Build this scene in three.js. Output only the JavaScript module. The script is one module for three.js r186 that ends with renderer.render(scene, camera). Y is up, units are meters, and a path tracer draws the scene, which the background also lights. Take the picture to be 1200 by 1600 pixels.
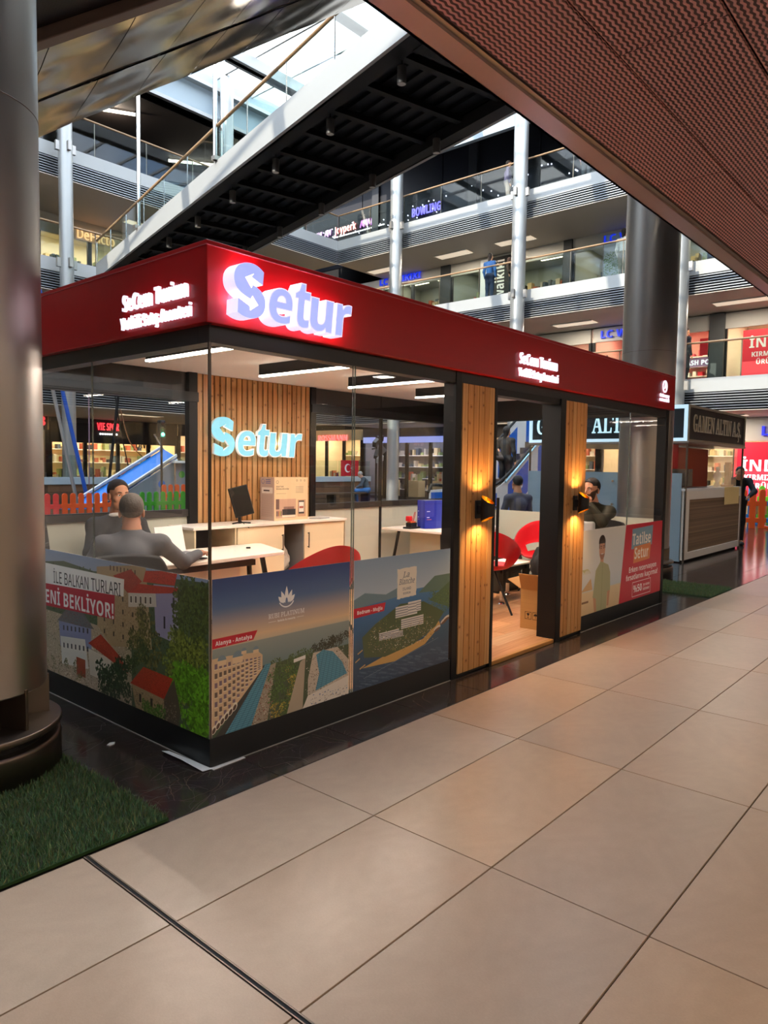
import * as THREE from 'three';
import { RoundedBoxGeometry } from 'three/addons/geometries/RoundedBoxGeometry.js';
import { TextGeometry } from 'three/addons/geometries/TextGeometry.js';
import { FontLoader } from 'three/addons/loaders/FontLoader.js';
import { RectAreaLightUniformsLib } from 'three/addons/lights/RectAreaLightUniformsLib.js';
import { mergeGeometries, mergeVertices } from 'three/addons/utils/BufferGeometryUtils.js';
import { createNoise2D, createNoise3D } from 'simplex-noise';

// ---------------------------------------------------------------- camera, sky, sun, exposure
const SKYI = 2.2, SUNI = 2.6, scene = new THREE.Scene();
const camera = new THREE.PerspectiveCamera(70.79, 0.75, 0.05, 200);
camera.position.set(-2.069, 1.5047, 2.9065);
camera.rotation.set(-0.06408, -0.856757, 0.014004, 'YXZ');
const renderer = new THREE.WebGLRenderer({ antialias: true });
renderer.toneMapping = THREE.LinearToneMapping;
renderer.toneMappingExposure = 2.2;
renderer.shadowMap.enabled = true;
RectAreaLightUniformsLib.init();

let seed = 7;
const rnd = () => { seed = (seed + 0x6d2b79f5) | 0; let t = Math.imul(seed ^ (seed >>> 15), 1 | seed); t = (t + Math.imul(t ^ (t >>> 7), 61 | t)) ^ t; return ((t ^ (t >>> 14)) >>> 0) / 4294967296; };
const rr = (a, b) => a + (b - a) * rnd();
const n2 = createNoise2D(rnd), n3 = createNoise3D(rnd);
const V = (x, y, z) => new THREE.Vector3(x, y, z);

{ // sky: blue with broken white cloud, the same all round
  const W = 512, H = 256, d = new Float32Array(W * H * 4);
  for (let j = 0; j < H; j++) for (let i = 0; i < W; i++) {
    const up = ((j + 0.5) / H - 0.5) * Math.PI, a = (i / W) * 2 * Math.PI, y = Math.sin(up), x = Math.cos(up) * Math.cos(a), z = Math.cos(up) * Math.sin(a);
    let c = n3(x * 2.2, y * 3, z * 2.2) * 0.6 + n3(x * 5 + 9, y * 6, z * 5) * 0.3 + n3(x * 11, y * 12 + 4, z * 11) * 0.15;
    c = Math.min(1, Math.max(0, c * 1.6 + 0.62));
    const o = (j * W + i) * 4, k = y > 0 ? 1 : 0;
    const b = [0.5, 0.74, 1.15], w = [1.6, 1.62, 1.62], g = [0.35, 0.34, 0.33];
    for (let q = 0; q < 3; q++) d[o + q] = k ? b[q] + (w[q] - b[q]) * c : g[q];
    d[o + 3] = 1;
  }
  const t = new THREE.DataTexture(d, W, H, THREE.RGBAFormat, THREE.FloatType);
  t.mapping = THREE.EquirectangularReflectionMapping; t.magFilter = THREE.LinearFilter; t.needsUpdate = true;
  scene.background = t; scene.environment = t; scene.backgroundIntensity = SKYI; scene.environmentIntensity = SKYI;
}
const sun = new THREE.DirectionalLight(0xfff1dc, SUNI);
sun.position.set(-16, 24, -13); sun.target.position.set(20, 3.5, -9); sun.castShadow = true; sun.shadow.mapSize.set(2048, 2048);
Object.assign(sun.shadow.camera, { left: -30, right: 30, top: 30, bottom: -30, near: 1, far: 90 });
scene.add(sun, sun.target);

// ---------------------------------------------------------------- helpers
const used = {};
const numbered = (n) => { used[n] = (used[n] ?? -1) + 1; return used[n] ? n + '_' + String(used[n]).padStart(3, '0') : n; };
const shade = (o) => { o.castShadow = true; o.receiveShadow = true; return o; };
function tag(o, label, category, group) { o.userData.label = label; o.userData.category = category; if (group) o.userData.group = group; return o; }
function thing(name, label, category, [x, y, z] = [0, 0, 0], turn = 0, group) {
  const o = new THREE.Group(); o.name = numbered(name); scene.add(o); o.position.set(x, y, z); o.rotation.y = turn; return tag(o, label, category, group);
}
function structure(name, [x, y, z] = [0, 0, 0], turn = 0) { const o = new THREE.Group(); o.name = numbered(name); scene.add(o); o.position.set(x, y, z); o.rotation.y = turn; o.userData.kind = 'structure'; return o; }
function part(name, geo, m, parent = scene, stuff) {
  const o = shade(new THREE.Mesh(Array.isArray(geo) ? mg(geo) : geo, m)); o.name = parent === scene ? numbered(name) : name; parent.add(o);
  if (stuff) o.userData.kind = 'stuff';
  return o;
}
const solo = (name, geo, m, label, category, group) => tag(part(name, geo, m), label, category, group);
const struct = (name, geo, m, parent) => { const o = part(name, geo, m, parent); if (!parent) o.userData.kind = 'structure'; return o; };
function mg(list) {
  list = list.map((g) => { g = g.index ? g.toNonIndexed() : g; const h = new THREE.BufferGeometry(); for (const k of ['position', 'normal', 'uv']) if (g.attributes[k]) h.setAttribute(k, g.attributes[k]); if (!h.attributes.uv) h.setAttribute('uv', new THREE.BufferAttribute(new Float32Array(h.attributes.position.count * 2), 2)); return h; });
  return list.length === 1 ? list[0] : mergeGeometries(list);
}
const bx = (w, h, d, x = 0, y = 0, z = 0) => new THREE.BoxGeometry(w, h, d).translate(x, y, z);
const bb = (x0, x1, y0, y1, z0, z1) => bx(x1 - x0, y1 - y0, z1 - z0, (x0 + x1) / 2, (y0 + y1) / 2, (z0 + z1) / 2);
const rb = (w, h, d, x = 0, y = 0, z = 0, r = 0.006, s = 2) => new RoundedBoxGeometry(w, h, d, s, Math.min(r, w / 2.1, h / 2.1, d / 2.1)).translate(x, y, z);
const rbb = (x0, x1, y0, y1, z0, z1, r = 0.004, s = 1) => rb(x1 - x0, y1 - y0, z1 - z0, (x0 + x1) / 2, (y0 + y1) / 2, (z0 + z1) / 2, r, s);
const cy = (r, h, x = 0, y = 0, z = 0, r2 = r, n = 20) => new THREE.CylinderGeometry(r2, r, h, n).translate(x, y, z);
const tube = (pts, r, n = 8, seg) => new THREE.TubeGeometry(new THREE.CatmullRomCurve3(pts, false, 'centripetal'), seg ?? pts.length * 6, r, n);
const bar = (a, b, r, n = 10) => { const d = b.clone().sub(a), g = new THREE.CylinderGeometry(r, r, d.length(), n); g.applyQuaternion(new THREE.Quaternion().setFromUnitVectors(V(0, 1, 0), d.normalize())); return g.translate((a.x + b.x) / 2, (a.y + b.y) / 2, (a.z + b.z) / 2); };
const sph = (r, x = 0, y = 0, z = 0, sx = 1, sy = 1, sz = 1, n = 20) => new THREE.SphereGeometry(r, n, Math.ceil(n * 0.7)).scale(sx, sy, sz).translate(x, y, z);
const lathe = (pts, n = 40) => new THREE.LatheGeometry(pts.map(([a, b]) => new THREE.Vector2(a, b)), n);
const shp = (pts) => { const s = new THREE.Shape(); pts.forEach(([x, y], i) => (i ? s.lineTo(x, y) : s.moveTo(x, y))); return s; };
const ext = (s, depth, bevel = 0) => new THREE.ExtrudeGeometry(s, { depth, bevelEnabled: bevel > 0, bevelSize: bevel, bevelThickness: bevel, bevelSegments: 2, curveSegments: 12 });
// uv in metres by the face's main direction
function metres(g, ox = 0, oy = 0, swap = false) {
  g = g.index ? g.toNonIndexed() : g; const p = g.attributes.position, n = g.attributes.normal, uv = new Float32Array(p.count * 2);
  for (let i = 0; i < p.count; i++) {
    const x = p.getX(i), y = p.getY(i), z = p.getZ(i), a = Math.abs(n.getX(i)), b = Math.abs(n.getY(i)), c = Math.abs(n.getZ(i));
    let u = x, v = y; if (a > b && a > c) { u = z; v = y; } else if (b > c) { u = x; v = z; }
    if (swap) [u, v] = [v, u];
    uv[i * 2] = u + ox; uv[i * 2 + 1] = v + oy;
  }
  g.setAttribute('uv', new THREE.BufferAttribute(uv, 2)); return g;
}
const C = (c) => (typeof c === 'string' || typeof c === 'number' ? new THREE.Color(c) : new THREE.Color().setRGB(...c));
const mat = (c, roughness = 0.6, metalness = 0, o = {}) => new THREE.MeshPhysicalMaterial({ color: C(c), roughness, metalness, ...o });
const glow = (c, k = 1, base = '#ffffff') => new THREE.MeshStandardMaterial({ color: C(base), roughness: 0.5, emissive: C(c), emissiveIntensity: k });
const font = {}; for (const n of ['sans_bold', 'sans_regular', 'serif_bold', 'serif_regular']) font[n] = await new FontLoader().loadAsync('fonts/droid/droid_' + n + '.typeface.json');
function canvas(w, h, draw, srgb = true) {
  const c = document.createElement('canvas'); c.width = w; c.height = h; const x = c.getContext('2d'); draw(x, w, h);
  const t = new THREE.CanvasTexture(c); if (srgb) t.colorSpace = THREE.SRGBColorSpace; t.wrapS = t.wrapT = THREE.RepeatWrapping; t.magFilter = THREE.LinearFilter; return t;
}
function dataTex(w, h, f, srgb = true) { // f(u, v) -> [r, g, b] 0..255
  const d = new Uint8Array(w * h * 4); for (let j = 0; j < h; j++) for (let i = 0; i < w; i++) { const c = f(i / w, j / h), o = (j * w + i) * 4; for (let q = 0; q < 3; q++) d[o + q] = Math.max(0, Math.min(255, c[q] ?? c[0])); d[o + 3] = 255; }
  const t = new THREE.DataTexture(d, w, h); t.wrapS = t.wrapT = THREE.RepeatWrapping; t.magFilter = THREE.LinearFilter; if (srgb) t.colorSpace = THREE.SRGBColorSpace; t.needsUpdate = true; return t;
}
const rep = (t, x, y) => { t = t.clone(); t.repeat.set(x, y); t.needsUpdate = true; return t; };
// noise that wraps at 1
const tn = (u, v, k, s = 0) => { const a = u * 6.28318, b = v * 6.28318, r = k / 6.28318; return n3(Math.cos(a) * r + s, Math.sin(a) * r + Math.cos(b) * r * 1.3, Math.sin(b) * r * 1.3 + s); };
// letters as separate meshes; returns the width
function letters(str, f, size, depth, m, parent, { x = 0, y = 0, z = 0, width, name = 'letter', skew = 0, bevel = 0, one = false, gap = 0 } = {}) {
  const data = font[f].data, k = size / data.resolution; let pen = 0; const out = [];
  for (const ch of str) {
    const g = data.glyphs[ch] ?? data.glyphs['?'];
    if (ch !== ' ') { const t = new TextGeometry(ch, { font: font[f], size, depth, curveSegments: 4, bevelEnabled: bevel > 0, bevelSize: bevel, bevelThickness: bevel, bevelSegments: 1 }); out.push([t, pen]); }
    pen += g.ha * k + gap;
  }
  const sx = width ? width / pen : 1, all = [];
  for (const [t, p] of out) {
    t.translate(p, 0, 0); t.scale(sx, 1, 1);
    if (skew) { const q = t.attributes.position; for (let i = 0; i < q.count; i++) q.setX(i, q.getX(i) + q.getY(i) * skew); }
    t.translate(x, y, z); if (one) all.push(t); else part(name, t, m, parent);
  }
  if (one) part(name, all.map((t) => { t.clearGroups(); return t; }), Array.isArray(m) ? m[0] : m, parent);
  return pen * sx;
}
const ord = ['first', 'second', 'third', 'fourth', 'fifth', 'sixth', 'seventh', 'eighth', 'ninth', 'tenth', 'eleventh', 'twelfth', 'thirteenth', 'fourteenth', 'fifteenth', 'sixteenth'];
function area(parent, w, h, c, k, [x, y, z], rx = -Math.PI / 2, ry = 0) { const l = new THREE.RectAreaLight(C(c), k, w, h); l.position.set(x, y, z); l.rotation.set(rx, ry, 0, 'YXZ'); parent.add(l); return l; }
// ---------------------------------------------------------------- materials
const tileTex = dataTex(512, 256, (u, v) => { const a = tn(u, v, 3) * 3 + tn(u, v, 11, 3) * 2.5 + (rnd() - 0.5) * 7; return [171 + a, 149 + a * 0.95, 128 + a * 0.85]; });
const tileRough = dataTex(256, 256, (u, v) => [128 + tn(u, v, 8) * 18 + tn(u, v, 40, 2) * 14], false);
const tileMats = [0, 1, 2, 3].map((i) => { const t = tileTex.clone(); t.offset.set(i * 0.27, i * 0.61); t.needsUpdate = true; return mat(['#ffffff', '#faf4f0', '#f4f0ee', '#fff6ec'][i], 0.3, 0, { map: t, specularIntensity: 0.8 }); });
const marbleTex = canvas(1024, 1024, (x, w, h) => {
  x.fillStyle = '#302b29'; x.fillRect(0, 0, w, h);
  for (let i = 0; i < 900; i++) { x.fillStyle = `rgba(${rr(30, 70) | 0},${rr(24, 55) | 0},${rr(22, 50) | 0},.12)`; x.beginPath(); x.ellipse(rr(0, w), rr(0, h), rr(10, 90), rr(6, 40), rr(0, 3), 0, 7); x.fill(); }
  for (let i = 0; i < 260; i++) { let px = rr(0, w), py = rr(0, h), a = rr(0, 6.3); x.strokeStyle = `rgba(${rr(120, 190) | 0},${rr(110, 170) | 0},${rr(100, 160) | 0},${rr(0.08, 0.5)})`; x.lineWidth = rr(0.6, 2.4); x.beginPath(); x.moveTo(px, py); for (let k = 0; k < 26; k++) { a += rr(-0.28, 0.28); px += Math.cos(a) * 9; py += Math.sin(a) * 9; x.lineTo(px, py); } x.stroke(); }
});
const marbleMats = [0, 1, 2].map((i) => { const t = marbleTex.clone(); t.offset.set(i * 0.37, i * 0.53); t.needsUpdate = true; return mat('#ffffff', 0.13, 0, { map: t }); });
const slatTex = canvas(256, 2048, (x, w, h) => {
  x.fillStyle = '#c39560'; x.fillRect(0, 0, w, h);
  for (let i = 0; i < 420; i++) { const a = rr(0, w); x.strokeStyle = rnd() < 0.5 ? `rgba(120,74,32,${rr(0.05, 0.22)})` : `rgba(232,190,130,${rr(0.05, 0.25)})`; x.lineWidth = rr(0.5, 3); x.beginPath(); x.moveTo(a, 0); for (let y = 0; y <= h; y += 64) x.lineTo(a + Math.sin(y * 0.004 + i) * 5 + rr(-1, 1), y); x.stroke(); }
  for (let i = 0; i < 26; i++) { const a = rr(10, w - 10), b = rr(0, h); for (let r = 12; r > 2; r -= 2) { x.strokeStyle = `rgba(96,56,22,${0.5 - r * 0.025})`; x.lineWidth = 1.6; x.beginPath(); x.ellipse(a, b, r * 0.7, r * 1.5, 0, 0, 7); x.stroke(); } x.fillStyle = 'rgba(92,50,20,.8)'; x.beginPath(); x.ellipse(a, b, 3, 6, 0, 0, 7); x.fill(); }
});
const slatMats = [0, 1, 2, 3, 4].map((i) => { const t = slatTex.clone(); t.repeat.set(2.2, 0.55); t.offset.set(i * 0.23, i * 0.31); t.needsUpdate = true; return mat(['#ffffff', '#f3e6d6', '#fff2e0', '#ecdcc8', '#f8ecdc'][i], 0.52, 0, { map: t }); });
const plankTex = canvas(1024, 256, (x, w, h) => { x.fillStyle = '#cf9f72'; x.fillRect(0, 0, w, h); for (let i = 0; i < 260; i++) { const b = rr(0, h); x.strokeStyle = rnd() < 0.5 ? `rgba(150,96,54,${rr(0.05, 0.2)})` : `rgba(238,200,160,${rr(0.05, 0.2)})`; x.lineWidth = rr(0.6, 3); x.beginPath(); x.moveTo(0, b); for (let a = 0; a <= w; a += 64) x.lineTo(a, b + Math.sin(a * 0.006 + i) * 4); x.stroke(); } });
const plankMats = [0, 1, 2, 3].map((i) => { const t = plankTex.clone(); t.offset.set(i * 0.31, i * 0.23); t.needsUpdate = true; return mat(['#ffffff', '#f4e4d6', '#fff0e2', '#e8d6c6'][i], 0.42, 0, { map: t }); });
const brushTex = dataTex(256, 256, (u, v) => [118 + n2(u * 160, v * 2) * 22 + tn(u, v, 5) * 14], false);
const M = {
  steel: mat('#aca6a0', 0.37, 0.93), steelDark: mat('#7d7268', 0.38, 0.92), tubeSteel: mat('#b0b0ae', 0.36, 0.6),
  mirror: mat('#cfcbc8', 0.12, 1),
  anthracite: mat('#26282a', 0.42, 0.3), black: mat('#0d0d0f', 0.5), blackMetal: mat('#121316', 0.42, 0.4), bridgeBlack: mat('#17181b', 0.55, 0.2), deck: mat('#1c1e22', 0.5, 0.4),
  red: mat('#a3000a', 0.36, 0, { specularIntensity: 0.6 }), white: mat('#eceae6', 0.5), whiteWall: mat('#d9d7d2', 0.8), ceiling: mat('#e6e2dc', 0.85), pale: mat('#aab8c0', 0.45), stringer: mat('#b0b0ae', 0.5, 0.1),
  glass: new THREE.MeshPhysicalMaterial({ color: 0xffffff, roughness: 0.015, transmission: 1, thickness: 0, ior: 1.5 }),
  skyPane: new THREE.MeshPhysicalMaterial({ color: C('#e9eff2'), roughness: 0.02, transmission: 1, thickness: 0, ior: 1.5 }),
  glassGreen: new THREE.MeshPhysicalMaterial({ color: C('#dcefea'), roughness: 0.03, transmission: 1, thickness: 0, ior: 1.5 }),
  glassEdge: mat('#b4bfbb', 0.15, 0, { transmission: 0.75 }), frost: mat('#e4e2d2', 0.75, 0, { transmission: 0.45, thickness: 0 }), paleFrost: mat('#b8d0dc', 0.6, 0, { transmission: 0.4, thickness: 0 }),
  rail: mat('#a98763', 0.4), chrome: mat('#d8d8d8', 0.18, 1), dark: mat('#2b2624', 0.8), darkWall: mat('#1b1d22', 0.75), soffit: mat('#d2c7b8', 0.6), louver: mat('#9da0a4', 0.4, 0.5), louverBack: mat('#131418', 0.8),
  cream: mat('#e8d3ae', 0.5), deskTop: mat('#efe4d6', 0.4), redShell: mat('#c40d1c', 0.42), cloth: mat('#17171a', 0.85), grey: mat('#75777b', 0.7), rubber: mat('#0c0c0c', 0.8), cardboard: mat('#b07f48', 0.85),
  led: glow('#fff4e2', 7), panelLight: glow('#fff6e6', 4),
};
// ---------------------------------------------------------------- ground floor
const floor = struct('floor', metres(bb(-15, 26, -0.25, -0.014, -30, 13)), mat('#2e2b28', 0.8));
{ // tan porcelain tiles 1.20 x 0.60 of the corridor
  const g = metres(rbb(0.003, 1.197, -0.012, 0, 0.003, 0.592, 0.0015)), far = [];
  const X0 = 0.193, Z0 = 0.317, J = -0.791; let n = 0;
  for (let j = 0; j < 12; j++) for (let i = -9; i < 18; i++) {
    const x = X0 + i * 1.2, z = Z0 + j * 0.5953;
    if (i < 0) continue;
    const near = x < 14 - j && j < 8;
    if (near) { const t = part('tile', g, tileMats[(i * 7 + j * 3) % 4], floor); t.position.set(x, 0, z); n++; } else far.push(metres(rbb(0.003, 1.197, -0.012, 0, 0.003, 0.592, 0.0015)).clone().translate(x, 0, z));
  }
  // the row beside the expansion joint, and the tiles on its other side
  for (let j = 0; j < 12; j++) { const z = Z0 + j * 0.5953; const a = part('tile', metres(rbb(J + 0.012, X0 - 0.002, -0.012, 0, 0.003, 0.592, 0.0015)), tileMats[j % 4], floor); a.position.z = z;
    for (let i = 0; i < 4; i++) { const b = part('tile', metres(rbb(J - 0.012 - (i + 1) * 1.2, J - 0.014 - i * 1.2, -0.012, 0, 0.003, 0.592, 0.0015)), tileMats[(j + i) % 4], floor); b.position.z = z; } }
  part('distant_tiles', far, tileMats[1], floor, true);
  part('expansion_joint', [bb(J - 0.010, J - 0.006, -0.012, 0.001, Z0, 7.4), bb(J + 0.006, J + 0.010, -0.012, 0.001, Z0, 7.4)], M.steelDark, floor);
  part('joint_filler', bb(J - 0.006, J + 0.006, -0.012, -0.002, Z0, 7.4), M.rubber, floor);
}
{ // dark marble tiles round the kiosk
  const far = []; const put = (x0, x1, z0, z1, near = true) => { const g = metres(rbb(x0 + 0.002, x1 - 0.002, -0.012, 0.0005, z0 + 0.002, z1 - 0.002, 0.001)); if (near) part('marble_tile', g, marbleMats[(rnd() * 3) | 0], floor); else far.push(g); };
  for (let i = 0; i < 17; i++) put(-0.42 + i * 0.6, 0.18 + i * 0.6, 0.0, 0.314, i < 16);
  for (let j = 0; j < 8; j++) put(-0.42, 0.02, -0.37 * (j + 1), -0.37 * j);
  for (let i = 0; i < 20; i++) for (let j = 0; j < 12; j++) { const x = 6.1 + i * 0.6, z = -0.6 * j; put(x, x + 0.6, z - 0.6, z, i < 12 && j < 3); }
  for (let i = 17; i < 32; i++) put(-0.42 + i * 0.6, 0.18 + i * 0.6, 0, 0.314, false);
  part('grout', [bb(-0.42, 6.1, -0.014, -0.003, 0, 0.315), bb(-0.42, 0.02, -0.014, -0.003, -2.96, 0), bb(6.1, 18, -0.014, -0.003, -7.2, 0.31)], mat('#77706a', 0.8), floor);
  far.push(metres(bb(5, 26, -0.012, 0, -17, -7.2)), metres(bb(-2.6, -0.42, -0.012, 0, -7.2, -2.96)), metres(bb(-0.42, 6.1, -0.012, 0, -7.2, -2.96)), metres(bb(18.1, 26, -0.012, 0, -7.2, 0.314)), metres(bb(-15, 26, -0.012, 0, -30, -23)));
  part('distant_tiles', [metres(bb(-15, -2.6, -0.012, 0, -7.2, 0.31)), metres(bb(-15, 5, -0.012, 0, -17, -7.2)), metres(bb(-15, -4.8, -0.012, 0, 0.32, 7.4))], tileMats[0], floor, true);
  part('distant_marble', far, marbleMats[0], floor, true);
}
// artificial grass round the two big columns
function grass(x0, x1, z0, z1, label, n, seenZ) {
  const g = thing('artificial_grass', label, 'grass'); g.userData.kind = 'stuff';
  part('backing', bb(x0, x1, 0, 0.012, z0, z1), mat('#1f3d14', 0.95), g);
  const b = new THREE.BufferGeometry(); b.setAttribute('position', new THREE.BufferAttribute(new Float32Array([-0.0022, 0, 0, 0.0022, 0, 0, 0.0016, 0.018, 0.003, -0.0016, 0.018, 0.003, 0.001, 0.034, 0.011]), 3)); b.setIndex([0, 1, 2, 0, 2, 3, 3, 2, 4]); b.computeVertexNormals();
  const im = new THREE.InstancedMesh(b, mat('#ffffff', 0.8, 0), n); im.name = 'blades'; im.userData.kind = 'stuff'; shade(im); const o = new THREE.Object3D(), c = new THREE.Color();
  for (let i = 0; i < n; i++) { o.position.set(rr(x0 + 0.002, x1 - 0.002), 0.01, rr(Math.max(z0, seenZ), z1 - 0.002)); o.rotation.set(rr(-0.5, 0.5), rr(0, 6.3), rr(-0.4, 0.4)); o.scale.setScalar(rr(0.6, 1.15)); o.updateMatrix(); im.setMatrixAt(i, o.matrix); const k = rnd(); im.setColorAt(i, k < 0.1 ? c.setRGB(0.2, 0.22, 0.08) : c.setRGB(rr(0.055, 0.11), rr(0.1, 0.18), rr(0.04, 0.075))); }
  g.add(im);
}
grass(-2.6, -0.425, -4, 0.305, 'short artificial grass around the base of the near steel column', 90000, -1.3);
grass(6.83, 7.7, -1.6, 0.31, 'strip of artificial grass between the red kiosk and the gold counter', 22000, -1.4);
// ---------------------------------------------------------------- big steel columns
function bigColumn(x, z, label, top) {
  const c = thing('steel_column', label, 'column', [x, 0, z]);
  part('drum', lathe([[0, 0], [0.42, 0], [0.42, 0.155], [0.415, 0.17], [0.40, 0.172], [0, 0.172]], 64), M.steelDark, c);
  part('neck', cy(0.36, 0.06, 0, 0.195, 0, 0.36, 48), M.black, c);
  part('flange', lathe([[0, 0.215], [0.415, 0.215], [0.422, 0.222], [0.422, 0.242], [0.415, 0.248], [0, 0.248]], 64), M.steelDark, c);
  part('core', cy(0.2, 0.3, 0, 0.36), M.black, c);
  for (let i = 0; i < 8; i++) { const f = part('fin', rbb(0.18, 0.365, 0.246, 0.44, -0.008, 0.008, 0.002), M.steelDark, c); f.rotation.y = i * Math.PI / 4 + 0.42; }
  part('shaft', lathe([[0, 0.42], [0.352, 0.42], [0.357, 0.427], [0.357, top], [0, top]], 72), M.steel, c);
  for (let y = 3.1; y < top; y += 2.6) part('seam_ring', new THREE.TorusGeometry(0.357, 0.0025, 6, 72).rotateX(Math.PI / 2).translate(0, y, 0), M.steelDark, c);
  return c;
}
bigColumn(-0.81, -0.83, 'thick brushed steel column standing in the grass close beside the kiosk', 12);
bigColumn(7.95, -0.96, 'thick brushed steel column rising behind the far end of the red kiosk', 12);
// ---------------------------------------------------------------- slab overhead with its expanded metal ceiling
{
  const s = structure('ceiling'); 
  part('slab', bb(-15, 26, 3.42, 4.15, 1.03, 13), M.dark, s);
  part('edge_channel', [bb(-15, 26, 3.2, 3.215, 1.03, 1.15), bb(-15, 26, 3.2, 4.18, 1.03, 1.045)], mat('#b5a6a8', 0.3, 0.6), s);
  part('edge_lip', bb(-15, 26, 3.215, 3.24, 1.15, 1.175), M.steel, s);
  const ex = dataTex(64, 64, (u, v) => { const a = Math.sin(u * 6.283), w = ((v + 0.13 * a) % 1 + 1) % 1; return [w < 0.5 ? 255 * Math.sin(w * 6.283) : 0]; }, false);
  const exc = dataTex(64, 64, (u, v) => { const a = Math.sin(u * 6.283), w = ((v + 0.13 * a) % 1 + 1) % 1; return w < 0.52 ? [226, 174, 174] : [70, 48, 48]; });
  const mm = mat('#ffffff', 0.45, 0.25, { map: rep(exc, 1 / 0.042, 1 / 0.023), bumpMap: rep(ex, 1 / 0.042, 1 / 0.023), bumpScale: 0.006 });
  const zs = [1.18, 1.585, 2.02, 2.62, 3.22, 3.82, 4.42, 5.02, 5.62, 6.22, 6.82, 7.42];
  for (let j = 0; j + 1 < zs.length; j++) for (let i = -4; i < 10; i++) {
    const x = i * 2.4 + (j % 2) * 0.9; if (j > 4 && i > 5) continue;
    part('mesh_panel', metres(rbb(x + 0.004, x + 2.396, 3.215, 3.235, zs[j] + 0.006, zs[j + 1] - 0.006, 0.002)), mm, s);
  }
  // recessed square downlights of the corridor
  for (const [x, z] of [[-2.6, 4.3], [-0.2, 4.3], [2.4, 4.3], [5.2, 4.3], [8, 4.3], [11, 4.3], [-2.6, 6.2], [0.9, 6.2], [4.4, 6.2], [8.4, 6.2]]) {
    const l = thing('ceiling_light', 'square recessed downlight in the mesh ceiling over the corridor', 'ceiling light', [x, 3.21, z], 0, 'corridor downlights');
    part('frame', [bb(-0.19, 0.19, -0.012, 0.004, -0.19, -0.16), bb(-0.19, 0.19, -0.012, 0.004, 0.16, 0.19), bb(-0.19, -0.16, -0.012, 0.004, -0.16, 0.16), bb(0.16, 0.19, -0.012, 0.004, -0.16, 0.16)], M.white, l);
    part('diffuser', bb(-0.16, 0.16, -0.006, 0, -0.16, 0.16), glow('#fff0dc', 4), l);
    area(l, 0.32, 0.32, '#ffeedd', 31, [0, -0.02, 0]);
  }
}
// ---------------------------------------------------------------- the mall round the atrium
const L = [0, 4.18, 7.58, 10.92];
// one storey edge of a facade; local x runs along it, local z points into the atrium
function storey(name, len, y, pos, turn, where, skip = []) {
  const s = structure(name, pos, turn);
  part('edge_band', metres(rbb(0, len, y - 0.4, y, -0.06, 0, 0.004)), M.stringer, s);
  part('slab', bb(0, len, y - 0.9, y - 0.02, -6, -0.06), M.louverBack, s);
  const lv = []; for (let i = 0; i < 7; i++) lv.push(bb(0, len, y - 0.455 - i * 0.075, y - 0.43 - i * 0.075, -0.05, 0));
  part('louver_slats', lv, M.louver, s, true);
  part('soffit', metres(bb(0, len, y - 0.97, y - 0.95, -6, 0)), M.soffit, s);
  const r = thing('balustrade', 'glass balustrade with wooden handrail along ' + where, 'balustrade', pos, turn);
  const w = len / Math.round(len / 1.8);
  for (let x = 0, i = 0; x < len - 0.1; x += w, i++) {
    const a = shade(new THREE.Mesh(new THREE.PlaneGeometry(w - 0.02, 0.98), M.glassGreen)); a.name = 'pane'; a.position.set(x + w / 2, y + 0.5, -0.03); r.add(a);
    part('post', bb(x - 0.012, x + 0.012, y, y + 1.02, -0.075, -0.045), M.steelDark, r);
  }
  part('handrail', cy(0.03, len, 0, 0, 0).rotateZ(Math.PI / 2).translate(len / 2, y + 1.04, -0.04), M.rail, r);
  return s;
}
const FR = -Math.PI / 2; // facade on the far right: local x is world z, local z is world -x
for (const [i, w] of [[1, 'the first gallery of the facade with columns'], [2, 'the second gallery of the facade with columns'], [3, 'the top gallery of the facade with columns']]) storey('floor_slab', 32, L[i], [20, 0, -19], FR, w);
for (const [i, w] of [[1, 'the first gallery across the atrium end'], [2, 'the second gallery across the atrium end'], [3, 'the top gallery across the atrium end']]) storey('floor_slab', 32, L[i], [-12, 0, -19], 0, w);
// slender columns carrying the galleries, each with clamps
function slim(x, z, r, label, group) {
  const c = thing('slender_column', label, 'column', [x, 0, z], 0, group);
  part('shaft', cy(r, 15, 0, 7.5, 0, r, 28), M.tubeSteel, c);
  for (const i of [1, 2, 3]) part('clamp', [bb(-r - 0.1, r + 0.1, L[i] - 0.36, L[i] - 0.1, -0.05, 0.05), bb(-0.05, 0.05, L[i] - 0.36, L[i] - 0.1, -r - 0.1, r + 0.1)], M.steel, c);
}
[[-4.62, 'slender steel column just beyond the thick column, beside the gallery edge'], [-10.02, 'tall slender steel column that cuts the gallery with the sunlit slab'], [-15.45, 'slender steel column to the side of the purple lettering'], [-20.85, 'slender steel column half hidden by the black bridge']].forEach(([z, l]) => slim(19.6, z, 0.24, l));
[[8.17, 'slender steel column in front of the fashion shop at the atrium end'], [14, 'slender steel column at the middle of the atrium end'], [2.9, 'slender steel column at the atrium end hidden by the near column']].forEach(([x, l]) => slim(x, -18.55, 0.2, l));
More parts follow.
